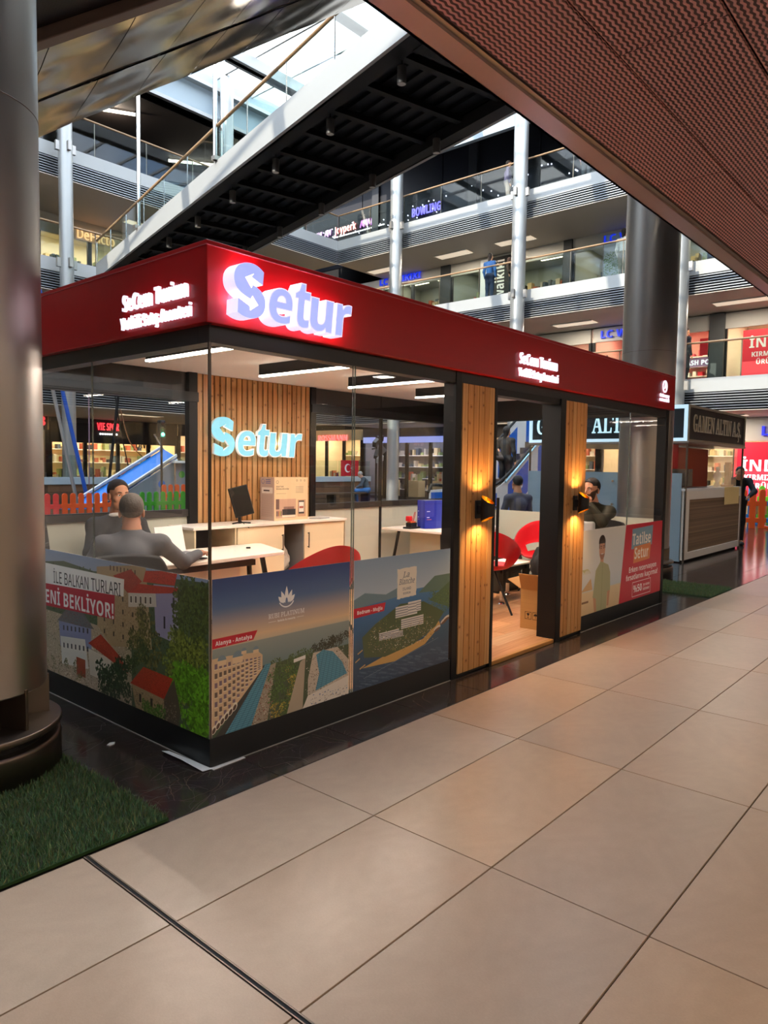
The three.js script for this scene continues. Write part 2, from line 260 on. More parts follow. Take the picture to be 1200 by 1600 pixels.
// outer walls, so that light comes in through the roof only
for (const [n, b] of [['wall_back', [-15, 26, -0.2, 15.4, -30.2, -30]], ['wall_right', [26, 26.2, -0.2, 15.4, -30, 13]], ['wall_left', [-15.2, -15, -0.2, 15.4, -30, 13]], ['wall_front', [-15, 26, -0.2, 15.4, 13, 13.2]]]) struct(n, bb(...b), M.darkWall);
struct('floor_slab', [bb(-15, 26, 6.6, 7.58, 1.2, 13), bb(-15, 26, 9.95, 10.92, 1.2, 13), bb(-15, -12, 3.3, 4.18, -30, 1), bb(-15, -12, 6.6, 7.58, -30, 1)], M.soffit);
{ // roof: dark ceilings round a glass skylight on white girders
  const s = structure('roof');
  part('ceiling_panel', [bb(-15, 20.6, 13.4, 13.6, -30, -19), bb(20.6, 26, 15.1, 15.3, -30, 13), bb(-15, 20.4, 13.4, 13.6, 3, 13), bb(-15, -11, 13.4, 13.6, -19, 3)], mat('#2a211d', 0.7), s);
  part('curb', [bb(-11, 20.6, 13.4, 15.2, -19.2, -19), bb(20.4, 20.6, 13.4, 15.2, -19, 3), bb(-11.2, -11, 13.4, 15.2, -19, 3), bb(-11, 20.6, 13.4, 15.2, 3, 3.2)], M.pale, s);
  part('curb_rail', [bb(-11, 20.4, 13.5, 13.62, -18.95, -18.8), bb(-11, 20.4, 14.5, 14.62, -18.95, -18.7)], M.tubeSteel, s);
  for (let i = 0; i < 5; i++) part('girder', [bb(-11, 20.4, 14.5, 14.95, -16.9 + i * 4.3, -16.72 + i * 4.3), bb(-11, 20.4, 14.5, 14.55, -17.02 + i * 4.3, -16.6 + i * 4.3)], M.stringer, s);
  for (let i = 0; i < 20; i++) part('glazing_bar', bb(-10.2 + i * 1.6, -10.13 + i * 1.6, 15.0, 15.12, -19, 3), M.stringer, s);
  for (let i = 0; i < 19; i++) for (let j = 0; j < 5; j++) { const z0 = j ? -16.8 + (j - 1) * 4.3 : -19, z1 = j < 4 ? -16.8 + j * 4.3 : 3; if (i % 1 === 0) { const p = shade(new THREE.Mesh(new THREE.PlaneGeometry(1.5, z1 - z0), M.skyPane)); p.name = 'pane'; p.rotation.x = -Math.PI / 2; p.position.set(-9.37 + i * 1.6, 15.06, (z0 + z1) / 2); s.add(p); } }
}
{ // light lines on the ceiling beyond the top gallery
  for (const [x0, x1, z0, z1, l] of [[14.2, 18.4, -22.6, -19.4, 'long thin light strip crossing the dark top-floor ceiling'], [10, 11.4, -21, -20.2, 'short light strip at the edge of the dark top-floor ceiling']]) {
    const t = thing('light_strip', l, 'light'); part('tube', bar(V(x0, 13.3, z0), V(x1, 13.3, z1), 0.05, 8), glow('#fff3df', 3), t); part('bracket', [bb(x0 - 0.02, x0 + 0.02, 13.3, 13.4, z0 - 0.02, z0 + 0.02), bb(x1 - 0.02, x1 + 0.02, 13.3, 13.4, z1 - 0.02, z1 + 0.02)], M.black, t);
    const pl = new THREE.PointLight(C('#fff0da'), 3); pl.position.set((x0 + x1) / 2, 13.1, (z0 + z1) / 2); pl.castShadow = true; t.add(pl);
  }
}
// ---------------------------------------------------------------- footbridge at the second gallery
const BR = thing('footbridge', 'black steel footbridge with pale side beams crossing above the red kiosk', 'bridge', [5.427, 0, -3.362], -0.2357);
{
  const s0 = 5.2, s1 = -15.6, W = 2.66, m = [];
  for (const [x, n] of [[0, 1], [W, -1]]) {
    part('side_beam', metres(bb(Math.min(x, x + n * 0.06), Math.max(x, x + n * 0.06), 7.1, 7.55, s1, s0)), M.stringer, BR);
    part('edge_girder', [bb(Math.min(x + n * 0.07, x + n * 0.32), Math.max(x + n * 0.07, x + n * 0.32), 7.1, 7.13, s1, s0), bb(Math.min(x + n * 0.07, x + n * 0.1), Math.max(x + n * 0.07, x + n * 0.1), 7.1, 7.46, s1, s0), bb(Math.min(x + n * 0.29, x + n * 0.32), Math.max(x + n * 0.29, x + n * 0.32), 7.13, 7.3, s1, s0)], M.bridgeBlack, BR);
    part('handrail', cy(0.032, s0 - s1, 0, 0, 0).rotateX(Math.PI / 2).translate(x + n * 0.03, 8.24, (s0 + s1) / 2), M.rail, BR);
    for (let z = s1; z < s0 - 1; z += 1.536) { const p = shade(new THREE.Mesh(new THREE.PlaneGeometry(1.51, 0.68), M.glassGreen)); p.name = 'pane'; p.rotation.y = Math.PI / 2; p.position.set(x + n * 0.03, 7.88, z + 0.768); BR.add(p); part('pane_clamp', bb(x + n * 0.03 - 0.01, x + n * 0.03 + 0.01, 7.55, 8.22, z - 0.006, z + 0.006), M.chrome, BR); }
  }
  part('deck', metres(bb(0.06, W - 0.06, 7.4, 7.55, s1, s0)), M.deck, BR);
  for (let i = 0; i < 9; i++) m.push(bb(0.2 + i * 0.27, 0.33 + i * 0.27, 7.34, 7.4, s1, s0));
  part('deck_corrugation', m, M.deck, BR, true);
  for (let z = -0.62; z > s1; z -= 0.95) part('cross_rib', [bb(0.3, W - 0.3, 7.22, 7.24, z - 0.06, z + 0.06), bb(0.3, W - 0.3, 7.24, 7.36, z - 0.01, z + 0.01)], M.bridgeBlack, BR);
  part('cross_girder', [bb(0.3, W - 0.3, 7.09, 7.12, -0.2, 0.1), bb(0.3, W - 0.3, 7.12, 7.38, -0.06, -0.03)], M.bridgeBlack, BR);
  part('long_girder', [bb(1.05, 1.33, 7.09, 7.12, 0.1, s0), bb(1.17, 1.2, 7.12, 7.38, 0.1, s0)], M.bridgeBlack, BR);
  for (const z of [1.0, 2.2, 3.4]) part('cross_rib', bb(1.33, W - 0.3, 7.22, 7.36, z - 0.05, z + 0.05), M.bridgeBlack, BR);
  part('hanger_bracket', [bb(0.0, 0.12, 7.55, 7.62, -11.55, -11.4)], M.steel, BR);
}
// cylinder downlights under the bridge (switched off)
const bridgeAt = (x, z) => { const v = V(x, 0, z).applyAxisAngle(V(0, 1, 0), -0.2357); return [5.427 + v.x, -3.362 + v.z]; };
for (const [x, side] of [[0.42, 'pale-beam side'], [2.24, 'far side']]) for (let i = 0; i < 6; i++) {
  const [a, b] = bridgeAt(x, -0.45 - i * 1.93 + (x > 1 ? 0.5 : 0) - 0.15);
  const t = thing('downlight', `small cylinder downlight under the footbridge, ${ord[i]} from its near end on the ${side}`, 'downlight', [a, 6.86, b]);
  part('body', lathe([[0.062, 0], [0.066, 0.004], [0.066, 0.24], [0, 0.24]], 20), mat('#5c5a58', 0.5, 0.3), t); part('stem', cy(0.01, 0.24, 0, 0.36), M.black, t); part('lens', cy(0.06, 0.006, 0, 0.01), mat('#d8d4cc', 0.3), t);
}
for (const [s, l] of [[-11.5, 'thin steel hanger rod above the footbridge, nearer the wooden handrail end'], [-6.25, 'pair of bright steel hanger tubes above the middle of the footbridge']]) {
  const [a, b] = bridgeAt(0.06, s); const t = thing('hanger_rod', l, 'rod', [a, 0, b]);
  part('rod', s < -10 ? cy(0.05, 7.0, 0, 11.05, 0, 0.05, 12) : [cy(0.045, 7, -0.09, 11.05, 0, 0.045, 12), cy(0.045, 7, 0.09, 11.05, 0, 0.045, 12)], M.chrome, t); part('shoe', bb(-0.14, 0.14, 7.55, 7.63, -0.06, 0.06), M.steel, t);
}
// ---------------------------------------------------------------- mirror-clad escalators rising overhead
{
  const c = Math.cos(35 * Math.PI / 180), s = Math.sin(35 * Math.PI / 180);
  const X = V(0.9722 * c, s, 0.234 * c).normalize(), Z = V(-0.234, 0, 0.9722), Y = Z.clone().cross(X).normalize();
  const basis = new THREE.Matrix4().makeBasis(X, Y, Z); const at = V(1.018, 4.5, -3.998);
  const esc = (label, off, x0, x1) => {
    const t = thing('escalator', label, 'escalator'); t.position.copy(at).addScaledVector(Z, off); t.quaternion.setFromRotationMatrix(basis);
    for (let x = x0; x < x1 - 0.1; x += 0.7) { const g = new THREE.PlaneGeometry(0.69, 0.97, 10, 14); const q = g.attributes.position; for (let i = 0; i < q.count; i++) q.setZ(i, 0.0045 * n2((x + q.getX(i)) * 1.1, off * 3 + q.getY(i) * 1.6)); g.computeVertexNormals(); const b = mg([g.rotateX(Math.PI / 2), bx(0.69, 0.02, 0.97, 0, 0.026, 0)]); const p = part('cladding_panel', b, M.mirror, t); p.position.set(x + 0.35, 0, 0.49); }
    part('side_skirt', [bb(x0, x1, 0.01, 0.75, -0.005, 0.01), bb(x0, x1, 0.01, 0.75, 0.97, 0.985)], M.steel, t);
    part('truss', bb(x0, x1, 0.05, 0.6, 0.03, 0.95), M.black, t);
    for (const z of [0.06, 0.92]) { const p = shade(new THREE.Mesh(new THREE.PlaneGeometry(x1 - x0, 0.7), M.glassGreen)); p.name = 'balustrade_pane'; p.position.set((x0 + x1) / 2, 1.1, z); t.add(p); part('handrail', rbb(x0, x1, 1.44, 1.5, z - 0.04, z + 0.04, 0.02, 2), M.rubber, t); }
    return t;
  };
  esc('mirror-clad escalator underside nearest the footbridge, rising overhead', 0, -2.5, 4.4);
  esc('second mirror-clad escalator underside, rising beside the dark perforated soffit', 1.05, -2.5, 4.4);
  const d = thing('perforated_soffit', 'dark perforated metal soffit with tan edge beam and small round lights overhead', 'soffit'); d.position.copy(at); d.quaternion.setFromRotationMatrix(basis);
  part('edge_beam', rbb(-2.5, 4.4, -0.02, 0.3, 2.08, 2.24, 0.01), mat('#8d7f74', 0.45, 0.3), d);
  const pf = dataTex(32, 32, (u, v) => [Math.hypot(u - 0.5, v - 0.5) < 0.28 ? 6 : 54]);
  part('panel', metres(bb(-1.2, 4.4, 0.05, 0.07, 2.24, 3.0)), mat('#8a8a88', 0.5, 0.3, { map: rep(pf, 40, 40) }), d);
  for (const [x, z] of [[0.62, 2.35], [0.3, 2.62], [1.2, 2.8]]) part('light_lens', cy(0.03, 0.02, x, 0.045, z), M.white, d);
  struct('floor_slab', bb(-5, -0.9, 3.3, 4.16, -6.4, -2.6), M.dark);
}
// ---------------------------------------------------------------- the red travel kiosk
const KL = 6.1, KD = 3.0;
const K = thing('travel_kiosk', 'glass-walled travel agency kiosk with a deep red fascia standing on dark marble', 'kiosk');
{
  const a = M.anthracite;
  part('plinth', rbb(0, 2.02, 0, 0.15, -0.05, 0, 0.003), a, K); part('plinth', rbb(4.06, KL, 0, 0.15, -0.05, 0, 0.003), a, K);
  part('plinth', rbb(0, 0.05, 0, 0.15, -KD, -0.003, 0.003), a, K);
  part('plinth', [rbb(0, KL, 0, 0.15, -KD, -KD + 0.05), rbb(KL - 0.05, KL, 0, 0.15, -KD, -0.05)], a, K);
  part('head_beam', [rbb(0.0, KL, 2.08, 2.17, -0.09, 0, 0.003), rbb(0.0, 0.09, 2.08, 2.17, -KD, -0.09, 0.003), rbb(0.09, 1.955, 2.08, 2.17, -KD, -KD + 0.09, 0.003), rbb(3.42, KL, 2.08, 2.17, -KD, -KD + 0.09, 0.003)], a, K);
  part('lining', [bb(0.0, 1.95, 2.165, 2.36, -KD, -KD + 0.02), bb(3.42, KL, 2.165, 2.36, -KD, -KD + 0.02), bb(0.0, 0.02, 2.165, 2.36, -KD, 0), bb(0.02, KL, 2.165, 2.36, -0.02, 0)], M.black, K);
  part('bulkhead', bb(KL - 0.12, KL, 2.1, 2.36, -KD, -0.1), M.black, K);
  // posts
  for (const b of [[2.02, 2.088, 0, 2.17, -0.1, 0.006], [6.03, 6.11, 0, 2.17, -0.1, 0.004], [1.86, 1.955, 0, 2.36, -KD, -KD + 0.07], [3.42, 3.5, 0, 2.36, -KD, -KD + 0.07], [6.02, 6.1, 0, 2.36, -KD, -KD + 0.08], [0, 0.07, 0, 2.36, -KD, -KD + 0.07]]) part('post', rbb(...b, 0.003), M.blackMetal, K);
  // fascia, a red metal box all round with a folded lip
  const m = 0.047;
  part('fascia', rbb(-m, KL + m, 2.161, 2.541, 0.0, m, 0.006), M.red, K);
  part('fascia', rbb(-m, 0, 2.161, 2.541, -KD - m, m - 0.002, 0.006), M.red, K);
  part('fascia', [rbb(KL, KL + m, 2.161, 2.541, -KD, 0, 0.006), rbb(0, KL, 2.161, 2.541, -KD - m, -KD, 0.006)], M.red, K);
  part('fascia_lip', [bb(-m - 0.004, KL + m + 0.004, 2.515, 2.519, m, m + 0.004), bb(-m - 0.004, -m, 2.515, 2.519, -KD, m)], mat('#b0505a', 0.3, 0.2), K);
  part('roof_panel', bb(0, KL, 2.4, 2.43, -KD, 0), mat('#5a0a10', 0.6), K);
  part('ceiling_panel', metres(bb(0.0, KL, 2.355, 2.4, -KD, 0)), M.ceiling, K);
  // slatted timber pillars each side of the door, six boards a pillar
  const wp = (x0, x1) => { part('pillar_backing', bb(x0, x1, 0.03, 2.09, -0.1, -0.012), M.black, K); const n = 6, w = (x1 - x0) / n;
    for (let i = 0; i < n; i++) part('slat', metres(rbb(x0 + i * w + 0.0035, x0 + (i + 1) * w - 0.0035, 0.03, 2.085, -0.02, 0.012, 0.003, 2), x0 * 3 + i * 0.37), slatMats[(i * 2 + (x0 > 3)) % 5], K); };
  wp(2.09, 2.505); wp(3.625, 4.045);
  part('door_jamb', [rbb(2.507, 2.54, 0, 2.09, -0.12, 0.014), rbb(3.53, 3.622, 0, 2.09, -0.16, 0.02), rbb(2.54, 3.53, 2.04, 2.09, -0.1, 0.004)], M.blackMetal, K);
  // slat wall at the back, from cabinet to ceiling
  part('slat_wall_backing', bb(1.956, 3.42, 0, 2.36, -KD, -KD + 0.03), M.black, K);
  for (let i = 0; i < 22; i++) { const w = 1.462 / 22, x = 1.957 + i * w; part('wall_slat', metres(rbb(x + 0.008, x + w - 0.008, 0.05, 2.352, -KD + 0.03, -KD + 0.055, 0.002, 1), i * 0.77), slatMats[i % 5], K); }
  // laminate floor planks
  part('floor_base', bb(0.05, KL - 0.05, 0, 0.02, -KD + 0.02, -0.02), M.dark, K);
  for (let j = 0; j < 16; j++) for (let i = -1; i < 5; i++) { const x0 = Math.max(0.06, i * 1.28 + (j % 3) * 0.43), x1 = Math.min(KL - 0.06, x0 + (i * 1.28 + (j % 3) * 0.43 < 0.06 ? i * 1.28 + (j % 3) * 0.43 + 1.276 - 0.06 : 1.276)); if (x1 - x0 < 0.1) continue; const z = -0.03 - j * 0.185; part('plank', metres(bb(x0, x1, 0.02, 0.032, z - 0.1835, z), j * 0.37 + i, j * 0.21), plankMats[(j * 5 + i * 3 + 9) % 4], K); }
  part('threshold', rbb(2.54, 3.53, 0.0, 0.036, -0.03, 0.012, 0.008, 2), mat('#a8783f', 0.5), K);
  // frosted band and glass of the back and the far side
  const pane = (n, w, h, x, y, z, ry, mm) => { const p = shade(new THREE.Mesh(new THREE.PlaneGeometry(w, h), mm)); p.name = n; p.position.set(x, y, z); p.rotation.y = ry; K.add(p); return p; };
  const H = 2.08, HP = Math.PI / 2;
  pane('glass_pane', 0.985, H - 0.15, 0.505, (H + 0.15) / 2, -0.006, 0, M.glass); pane('glass_pane', 1.01, H - 0.15, 1.522, (H + 0.15) / 2, -0.006, 0, M.glass);
  pane('glass_pane', 1.0, H - 0.15, 4.55, (H + 0.15) / 2, -0.006, 0, M.glass); pane('glass_pane', 0.98, H - 0.15, 5.545, (H + 0.15) / 2, -0.006, 0, M.glass);
  pane('glass_pane', 1.135, H - 0.15, 0.006, (H + 0.15) / 2, -0.575, -HP, M.glass); pane('glass_pane', 1.77, H - 0.15, 0.006, (H + 0.15) / 2, -2.04, -HP, M.glass);
  for (const [x0, x1] of [[0.07, 1.86], [3.5, 4.62], [4.64, 6.02]]) { pane('glass_pane', x1 - x0, 1.29, (x0 + x1) / 2, 1.72, -KD + 0.03, 0, M.glass); part('frosted_panel', bb(x0, x1, 0.15, 1.0, -KD + 0.024, -KD + 0.03), M.frost, K); part('sill_rail', rbb(x0, x1, 1.0, 1.07, -KD + 0.005, -KD + 0.055), M.dark, K); }
  part('mullion', rbb(4.615, 4.645, 0.15, 2.08, -KD + 0.01, -KD + 0.05), M.blackMetal, K);
  for (const [z0, z1] of [[-2.92, -1.5], [-1.48, -0.1]]) { pane('glass_pane', z1 - z0, 1.15, KL - 0.03, 1.525, (z0 + z1) / 2, HP, M.glass); part('frosted_panel', bb(KL - 0.034, KL - 0.028, 0.15, 0.95, z0, z1), M.frost, K); }
  // edges of the frameless panes, clear silicone at the joints
  part('glass_joint', [bb(0.9985, 1.0005, 0.15, H, -0.01, 0), bb(1.0155, 1.0175, 0.15, H, -0.01, 0), bb(5.05, 5.052, 0.15, H, -0.012, 0), bb(0, 0.01, 0.15, H, -1.147, -1.145)], M.glassEdge, K);
  part('corner_joint', bb(-0.001, 0.011, 0.15, H, -0.011, 0.001), mat('#5c534a', 0.25, 0.4), K);
  part('silicone_bead', [bb(0.0, 2.02, 0, 0.004, 0.0, 0.006), bb(4.06, 6.1, 0, 0.004, 0, 0.006), bb(-0.006, 0, 0, 0.004, -KD, 0)], mat('#8d8a84', 0.7), K);
  // glass door leaf, swung inwards, with its long pull handle
  const d = new THREE.Group(); d.name = 'door'; d.position.set(2.552, 0.04, -0.06); d.rotation.y = 0.53; K.add(d);
  const dp = shade(new THREE.Mesh(new THREE.PlaneGeometry(0.96, 1.98), M.glass)); dp.name = 'leaf'; dp.position.set(0.48, 1.0, 0); d.add(dp);
  part('leaf_edge', [bb(0.955, 0.965, 0.01, 1.99, -0.005, 0.005)], M.glassEdge, d);
  part('hinge', [bb(0, 0.09, 0.0, 0.08, -0.015, 0.015), bb(0, 0.09, 1.92, 2.0, -0.015, 0.015)], M.blackMetal, d);
  for (const z of [-0.05, 0.05]) part('handle', [cy(0.014, 0.6, 0.86, 0.9, z, 0.014, 14), bar(V(0.86, 1.12, z), V(0.86, 1.12, 0), 0.009), bar(V(0.86, 0.68, z), V(0.86, 0.68, 0), 0.009)], M.black, d);
}
// peeled white tape on the marble at the kiosk corner, and a scrap
{
  const g = new THREE.BufferGeometry(); const P = [[-0.02, 0.004, -0.33], [-0.055, 0.012, -0.34], [-0.01, 0.006, -0.15], [-0.06, 0.02, -0.16], [0.0, 0.004, 0.0], [-0.05, 0.005, 0.012], [0.02, 0.004, 0.02]];
  const th = 0.002, pos = []; for (const q of P) pos.push(...q); for (const q of P) pos.push(q[0], q[1] + th, q[2]);
  const f = [0, 1, 2, 1, 3, 2, 2, 3, 4, 3, 5, 4, 4, 5, 6], idx = []; for (let i = 0; i < f.length; i += 3) { idx.push(f[i], f[i + 2], f[i + 1], f[i] + 7, f[i + 1] + 7, f[i + 2] + 7); } for (const [a, b] of [[0, 1], [1, 3], [3, 5], [5, 6], [6, 4], [4, 2], [2, 0]]) idx.push(a, b, a + 7, b, b + 7, a + 7);
  g.setAttribute('position', new THREE.BufferAttribute(new Float32Array(pos), 3)); g.setIndex(idx); g.computeVertexNormals();
  solo('tape_strip', g.toNonIndexed(), mat('#d8dcdc', 0.7, 0, { side: THREE.DoubleSide }), 'torn strip of white tape lying on the marble at the kiosk corner', 'tape');
  solo('tape_strip', metres(bb(0.0, 0.2, 0.001, 0.004, 0.004, 0.03)).rotateY(0.03), mat('#cfd2d0', 0.7), 'narrow white tape remnant under the poster with two pools', 'tape');
  const s = shp([[0, 0], [0.03, 0.008], [0.046, 0.03], [0.02, 0.04], [-0.006, 0.022]]);
  const sg = ext(s, 0.004).rotateX(-Math.PI / 2).translate(-0.19, 0.001, -0.62); solo('paper_scrap', sg, M.white, 'small white paper scrap on the dark marble near the grass', 'scrap');
}
// ---------------------------------------------------------------- printed films on the glass
function film(w, h, tex, label, pos, turn) { // a printed film on the glass
  const t = thing('window_film', label, 'poster', pos, turn);
  const f = new THREE.PlaneGeometry(w, h).translate(w / 2, h / 2, 0.0016), b = bx(w, h, 0.0014, w / 2, h / 2, 0.0007);
  part('print', f, mat('#ffffff', 0.32, 0, { map: tex, clearcoat: 0.3, clearcoatRoughness: 0.2 }), t); part('backing', b, M.white, t); return t;
}
const rn = (a, b) => rr(a, b);
function tree(x, px, py, r, c, n = 60) { for (let i = 0; i < n; i++) { const a = rn(0, 6.28), d = Math.sqrt(rnd()) * r, k = rn(-0.4, 1); x.fillStyle = `rgba(${c.map((q) => Math.max(0, q * (1 + k * 0.55)) | 0).join(',')},.85)`; x.beginPath(); x.ellipse(px + Math.cos(a) * d, py + Math.sin(a) * d * 0.9, r * rn(0.07, 0.2), r * rn(0.05, 0.15), a, 0, 7); x.fill(); } }
const poly = (x, c, ...p) => { x.fillStyle = c; x.beginPath(); p.forEach(([a, b], i) => (i ? x.lineTo(a, b) : x.moveTo(a, b))); x.closePath(); x.fill(); };
const grad = (x, y0, y1, ...cs) => { const g = x.createLinearGradient(0, y0, 0, y1); cs.forEach(([t, c]) => g.addColorStop(t, c)); return g; };
function speckle(x, x0, y0, w, h, n, cols, s = 6) { for (let i = 0; i < n; i++) { x.fillStyle = cols[(rnd() * cols.length) | 0]; x.fillRect(x0 + rnd() * w, y0 + rnd() * h, rn(1, s), rn(1, s * 0.7)); } }
function roof(x, c, p) { poly(x, c, ...p); x.save(); x.beginPath(); p.forEach(([a, b], i) => (i ? x.lineTo(a, b) : x.moveTo(a, b))); x.clip(); const xs = p.map((q) => q[0]), ys = p.map((q) => q[1]); const x0 = Math.min(...xs), y0 = Math.min(...ys), w = Math.max(...xs) - x0, h = Math.max(...ys) - y0; speckle(x, x0, y0, w, h, w * h * 0.02, ['rgba(90,20,14,.35)', 'rgba(230,110,80,.3)', 'rgba(150,40,26,.35)'], 7); x.restore(); }
const textFit = (x, s, f, px, py, w, h, al = 'left') => { x.save(); x.font = f.replace('$', h); const m = x.measureText(s).width; x.translate(px, py); x.scale(w / m, 1); x.textAlign = 'left'; x.textBaseline = 'alphabetic'; x.fillText(s, 0, 0); x.restore(); };
{ // old town on a hillside (side glass); canvas runs from the back (u = 0) to the corner (u = 1)
  const W = 1900, H = 790, t = canvas(W, H, (x) => {
    const U = (u) => u * W, Y = (v) => v * H;
    x.fillStyle = grad(x, 0, Y(0.2), [0, '#8fa4c4'], [1, '#a9b4c2']); x.fillRect(0, 0, W, H);
    poly(x, '#56664e', [0, Y(0.12)], [U(0.2), Y(0.07)], [U(0.4), Y(0.1)], [U(0.6), Y(0.06)], [W, Y(0.02)], [W, H], [0, H]);
    for (let i = 0; i < 90; i++) tree(x, rn(0, W), rn(Y(0.12), Y(0.5)), rn(20, 60), [58, 72, 44], 30);
    x.fillStyle = '#b9a790'; x.fillRect(0, Y(0.5), U(0.62), H); speckle(x, 0, Y(0.5), U(0.62), H / 2, 2600, ['#8f7d68', '#d8c8b0', '#6e6152', '#e6dccb', '#47553a'], 10);
    // tall stone house
    poly(x, '#b59b78', [U(0.42), Y(0.06)], [U(0.7), Y(-0.02)], [U(0.73), Y(0.55)], [U(0.5), Y(0.62)], [U(0.42), Y(0.5)]); speckle(x, U(0.44), Y(0.2), U(0.26), Y(0.36), 900, ['rgba(140,112,80,.5)', 'rgba(214,190,150,.5)', 'rgba(110,90,66,.4)'], 12);
    for (let i = 0; i < 4; i++) for (let j = 0; j < 4; j++) { x.fillStyle = '#4a3d33'; x.fillRect(U(0.46 + i * 0.055), Y(0.24 + j * 0.09), 14, 26); }
    for (let i = 0; i < 8; i++) { x.fillStyle = '#5b3a2c'; x.fillRect(U(0.5 + i * 0.02), Y(0.03), 12, 28); }
    roof(x, '#b33a2c', [[U(0.52), Y(0.1)], [U(0.62), Y(0.03)], [U(0.68), Y(0.1)], [U(0.6), Y(0.2)]]);
    // lilac house with two red roofs
    poly(x, '#a39fc4', [U(0.74), Y(0.1)], [U(0.86), Y(0.08)], [U(0.862), Y(0.46)], [U(0.75), Y(0.44)]); poly(x, '#d9d2c8', [U(0.605), Y(0.2)], [U(0.75), Y(0.14)], [U(0.755), Y(0.25)], [U(0.605), Y(0.3)]);
    for (let i = 0; i < 5; i++) { x.fillStyle = '#54463e'; x.fillRect(U(0.615 + i * 0.026), Y(0.215 - i * 0.006), 20, 40); x.strokeStyle = '#f4efe6'; x.lineWidth = 4; x.strokeRect(U(0.615 + i * 0.026), Y(0.215 - i * 0.006), 20, 40); }
    for (const [a, b] of [[0.79, 0.3], [0.835, 0.16]]) { x.fillStyle = '#3c3543'; x.fillRect(U(a), Y(b), 16, 64); }
    roof(x, '#cf3b2a', [[U(0.70), Y(0.02)], [U(0.86), Y(-0.02)], [U(0.845), Y(0.08)], [U(0.685), Y(0.1)]]); roof(x, '#c23122', [[U(0.6), Y(0.2)], [U(0.66), Y(0.12)], [U(0.865), Y(0.09)], [U(0.86), Y(0.125)], [U(0.75), Y(0.16)], [U(0.68), Y(0.18)]]);
    for (let i = 0; i < 14; i++) tree(x, rn(U(0.63), U(0.76)), rn(Y(0.28), Y(0.72)), rn(34, 70), [88, 84, 46], 60);
    for (let i = 0; i < 10; i++) tree(x, rn(U(0.6), U(0.7)), rn(Y(0.5), Y(0.75)), rn(30, 60), [54, 66, 36], 60);
    // white and lilac houses lower left
    poly(x, '#8c90b8', [U(0.16), Y(0.56)], [U(0.38), Y(0.5)], [U(0.38), Y(0.7)], [U(0.17), Y(0.76)]); poly(x, '#dcd8d0', [U(0.17), Y(0.68)], [U(0.34), Y(0.64)], [U(0.36), Y(0.86)], [U(0.18), Y(0.9)]);
    roof(x, '#6e6f76', [[U(0.15), Y(0.56)], [U(0.23), Y(0.42)], [U(0.33), Y(0.44)], [U(0.4), Y(0.54)], [U(0.3), Y(0.55)]]);
    for (let i = 0; i < 7; i++) for (let j = 0; j < 2; j++) { x.fillStyle = '#4d4650'; x.fillRect(U(0.19 + i * 0.027), Y(0.585 + j * 0.14 - i * 0.006), 18, 30); }
    poly(x, '#d5cabb', [U(0.36), Y(0.7)], [U(0.5), Y(0.72)], [U(0.5), Y(0.9)], [U(0.37), Y(0.9)]); roof(x, '#bf3528', [[U(0.36), Y(0.66)], [U(0.44), Y(0.56)], [U(0.56), Y(0.68)], [U(0.6), Y(0.78)], [U(0.48), Y(0.72)]]); poly(x, '#a84a34', [U(0.28), Y(0.8)], [U(0.34), Y(0.8)], [U(0.34), Y(0.94)], [U(0.28), Y(0.94)]);
    for (let i = 0; i < 18; i++) tree(x, rn(U(0.42), U(0.6)), rn(Y(0.74), Y(1)), rn(40, 80), [40, 54, 34], 60);
    for (let i = 0; i < 30; i++) tree(x, rn(U(0.02), U(0.36)), rn(Y(0.86), Y(1)), rn(14, 36), [96, 96, 62], 24);
    // trees of the right edge, light in front
    for (let i = 0; i < 30; i++) tree(x, rn(U(0.86), U(1)), rn(Y(0.04), Y(0.6)), rn(40, 90), [66, 78, 38], 60);
    for (let i = 0; i < 26; i++) tree(x, rn(U(0.8), U(1)), rn(Y(0.42), Y(0.8)), rn(40, 80), [98, 108, 44], 60);
    for (let i = 0; i < 36; i++) tree(x, rn(U(0.86), U(1)), rn(Y(0.62), Y(1)), rn(40, 90), [84, 132, 34], 70);
    // stone cottage
    poly(x, '#b59e78', [U(0.62), Y(0.84)], [U(0.79), Y(0.86)], [U(0.79), Y(1)], [U(0.64), Y(1)]); poly(x, '#5f5547', [U(0.79), Y(0.86)], [U(0.84), Y(0.7)], [U(0.87), Y(0.9)], [U(0.86), Y(1)], [U(0.79), Y(1)]); speckle(x, U(0.63), Y(0.86), U(0.22), Y(0.14), 500, ['rgba(90,74,56,.5)', 'rgba(220,200,160,.4)'], 12);
    roof(x, '#c7402c', [[U(0.684), Y(0.69)], [U(0.835), Y(0.7)], [U(0.79), Y(0.86)], [U(0.612), Y(0.84)]]); for (const a of [0.66, 0.72]) { x.fillStyle = '#3a322a'; x.fillRect(U(a), Y(0.89), 22, 46); }
    for (let i = 0; i < 8; i++) tree(x, rn(U(0.68), U(0.78)), rn(Y(0.95), Y(1)), rn(30, 50), [70, 110, 40], 50);
    // headline banners
    poly(x, '#fbfbf8', [0, Y(0.115)], [U(0.583), Y(0.11)], [U(0.578), Y(0.235)], [0, Y(0.3)]); poly(x, '#c4183a', [0, Y(0.29)], [U(0.527), Y(0.242)], [U(0.524), Y(0.42)], [0, Y(0.475)]);
    x.save(); x.rotate(-0.022); x.fillStyle = '#1c1c22'; textFit(x, 'İLE BALKAN TURLARI', '$px sans-serif', U(0.122), Y(0.268), U(0.44), 104); x.fillStyle = '#ffffff'; textFit(x, 'SENİ BEKLİYOR!', 'bold $px sans-serif', U(0.02), Y(0.445), U(0.5), 122); x.restore();
  });
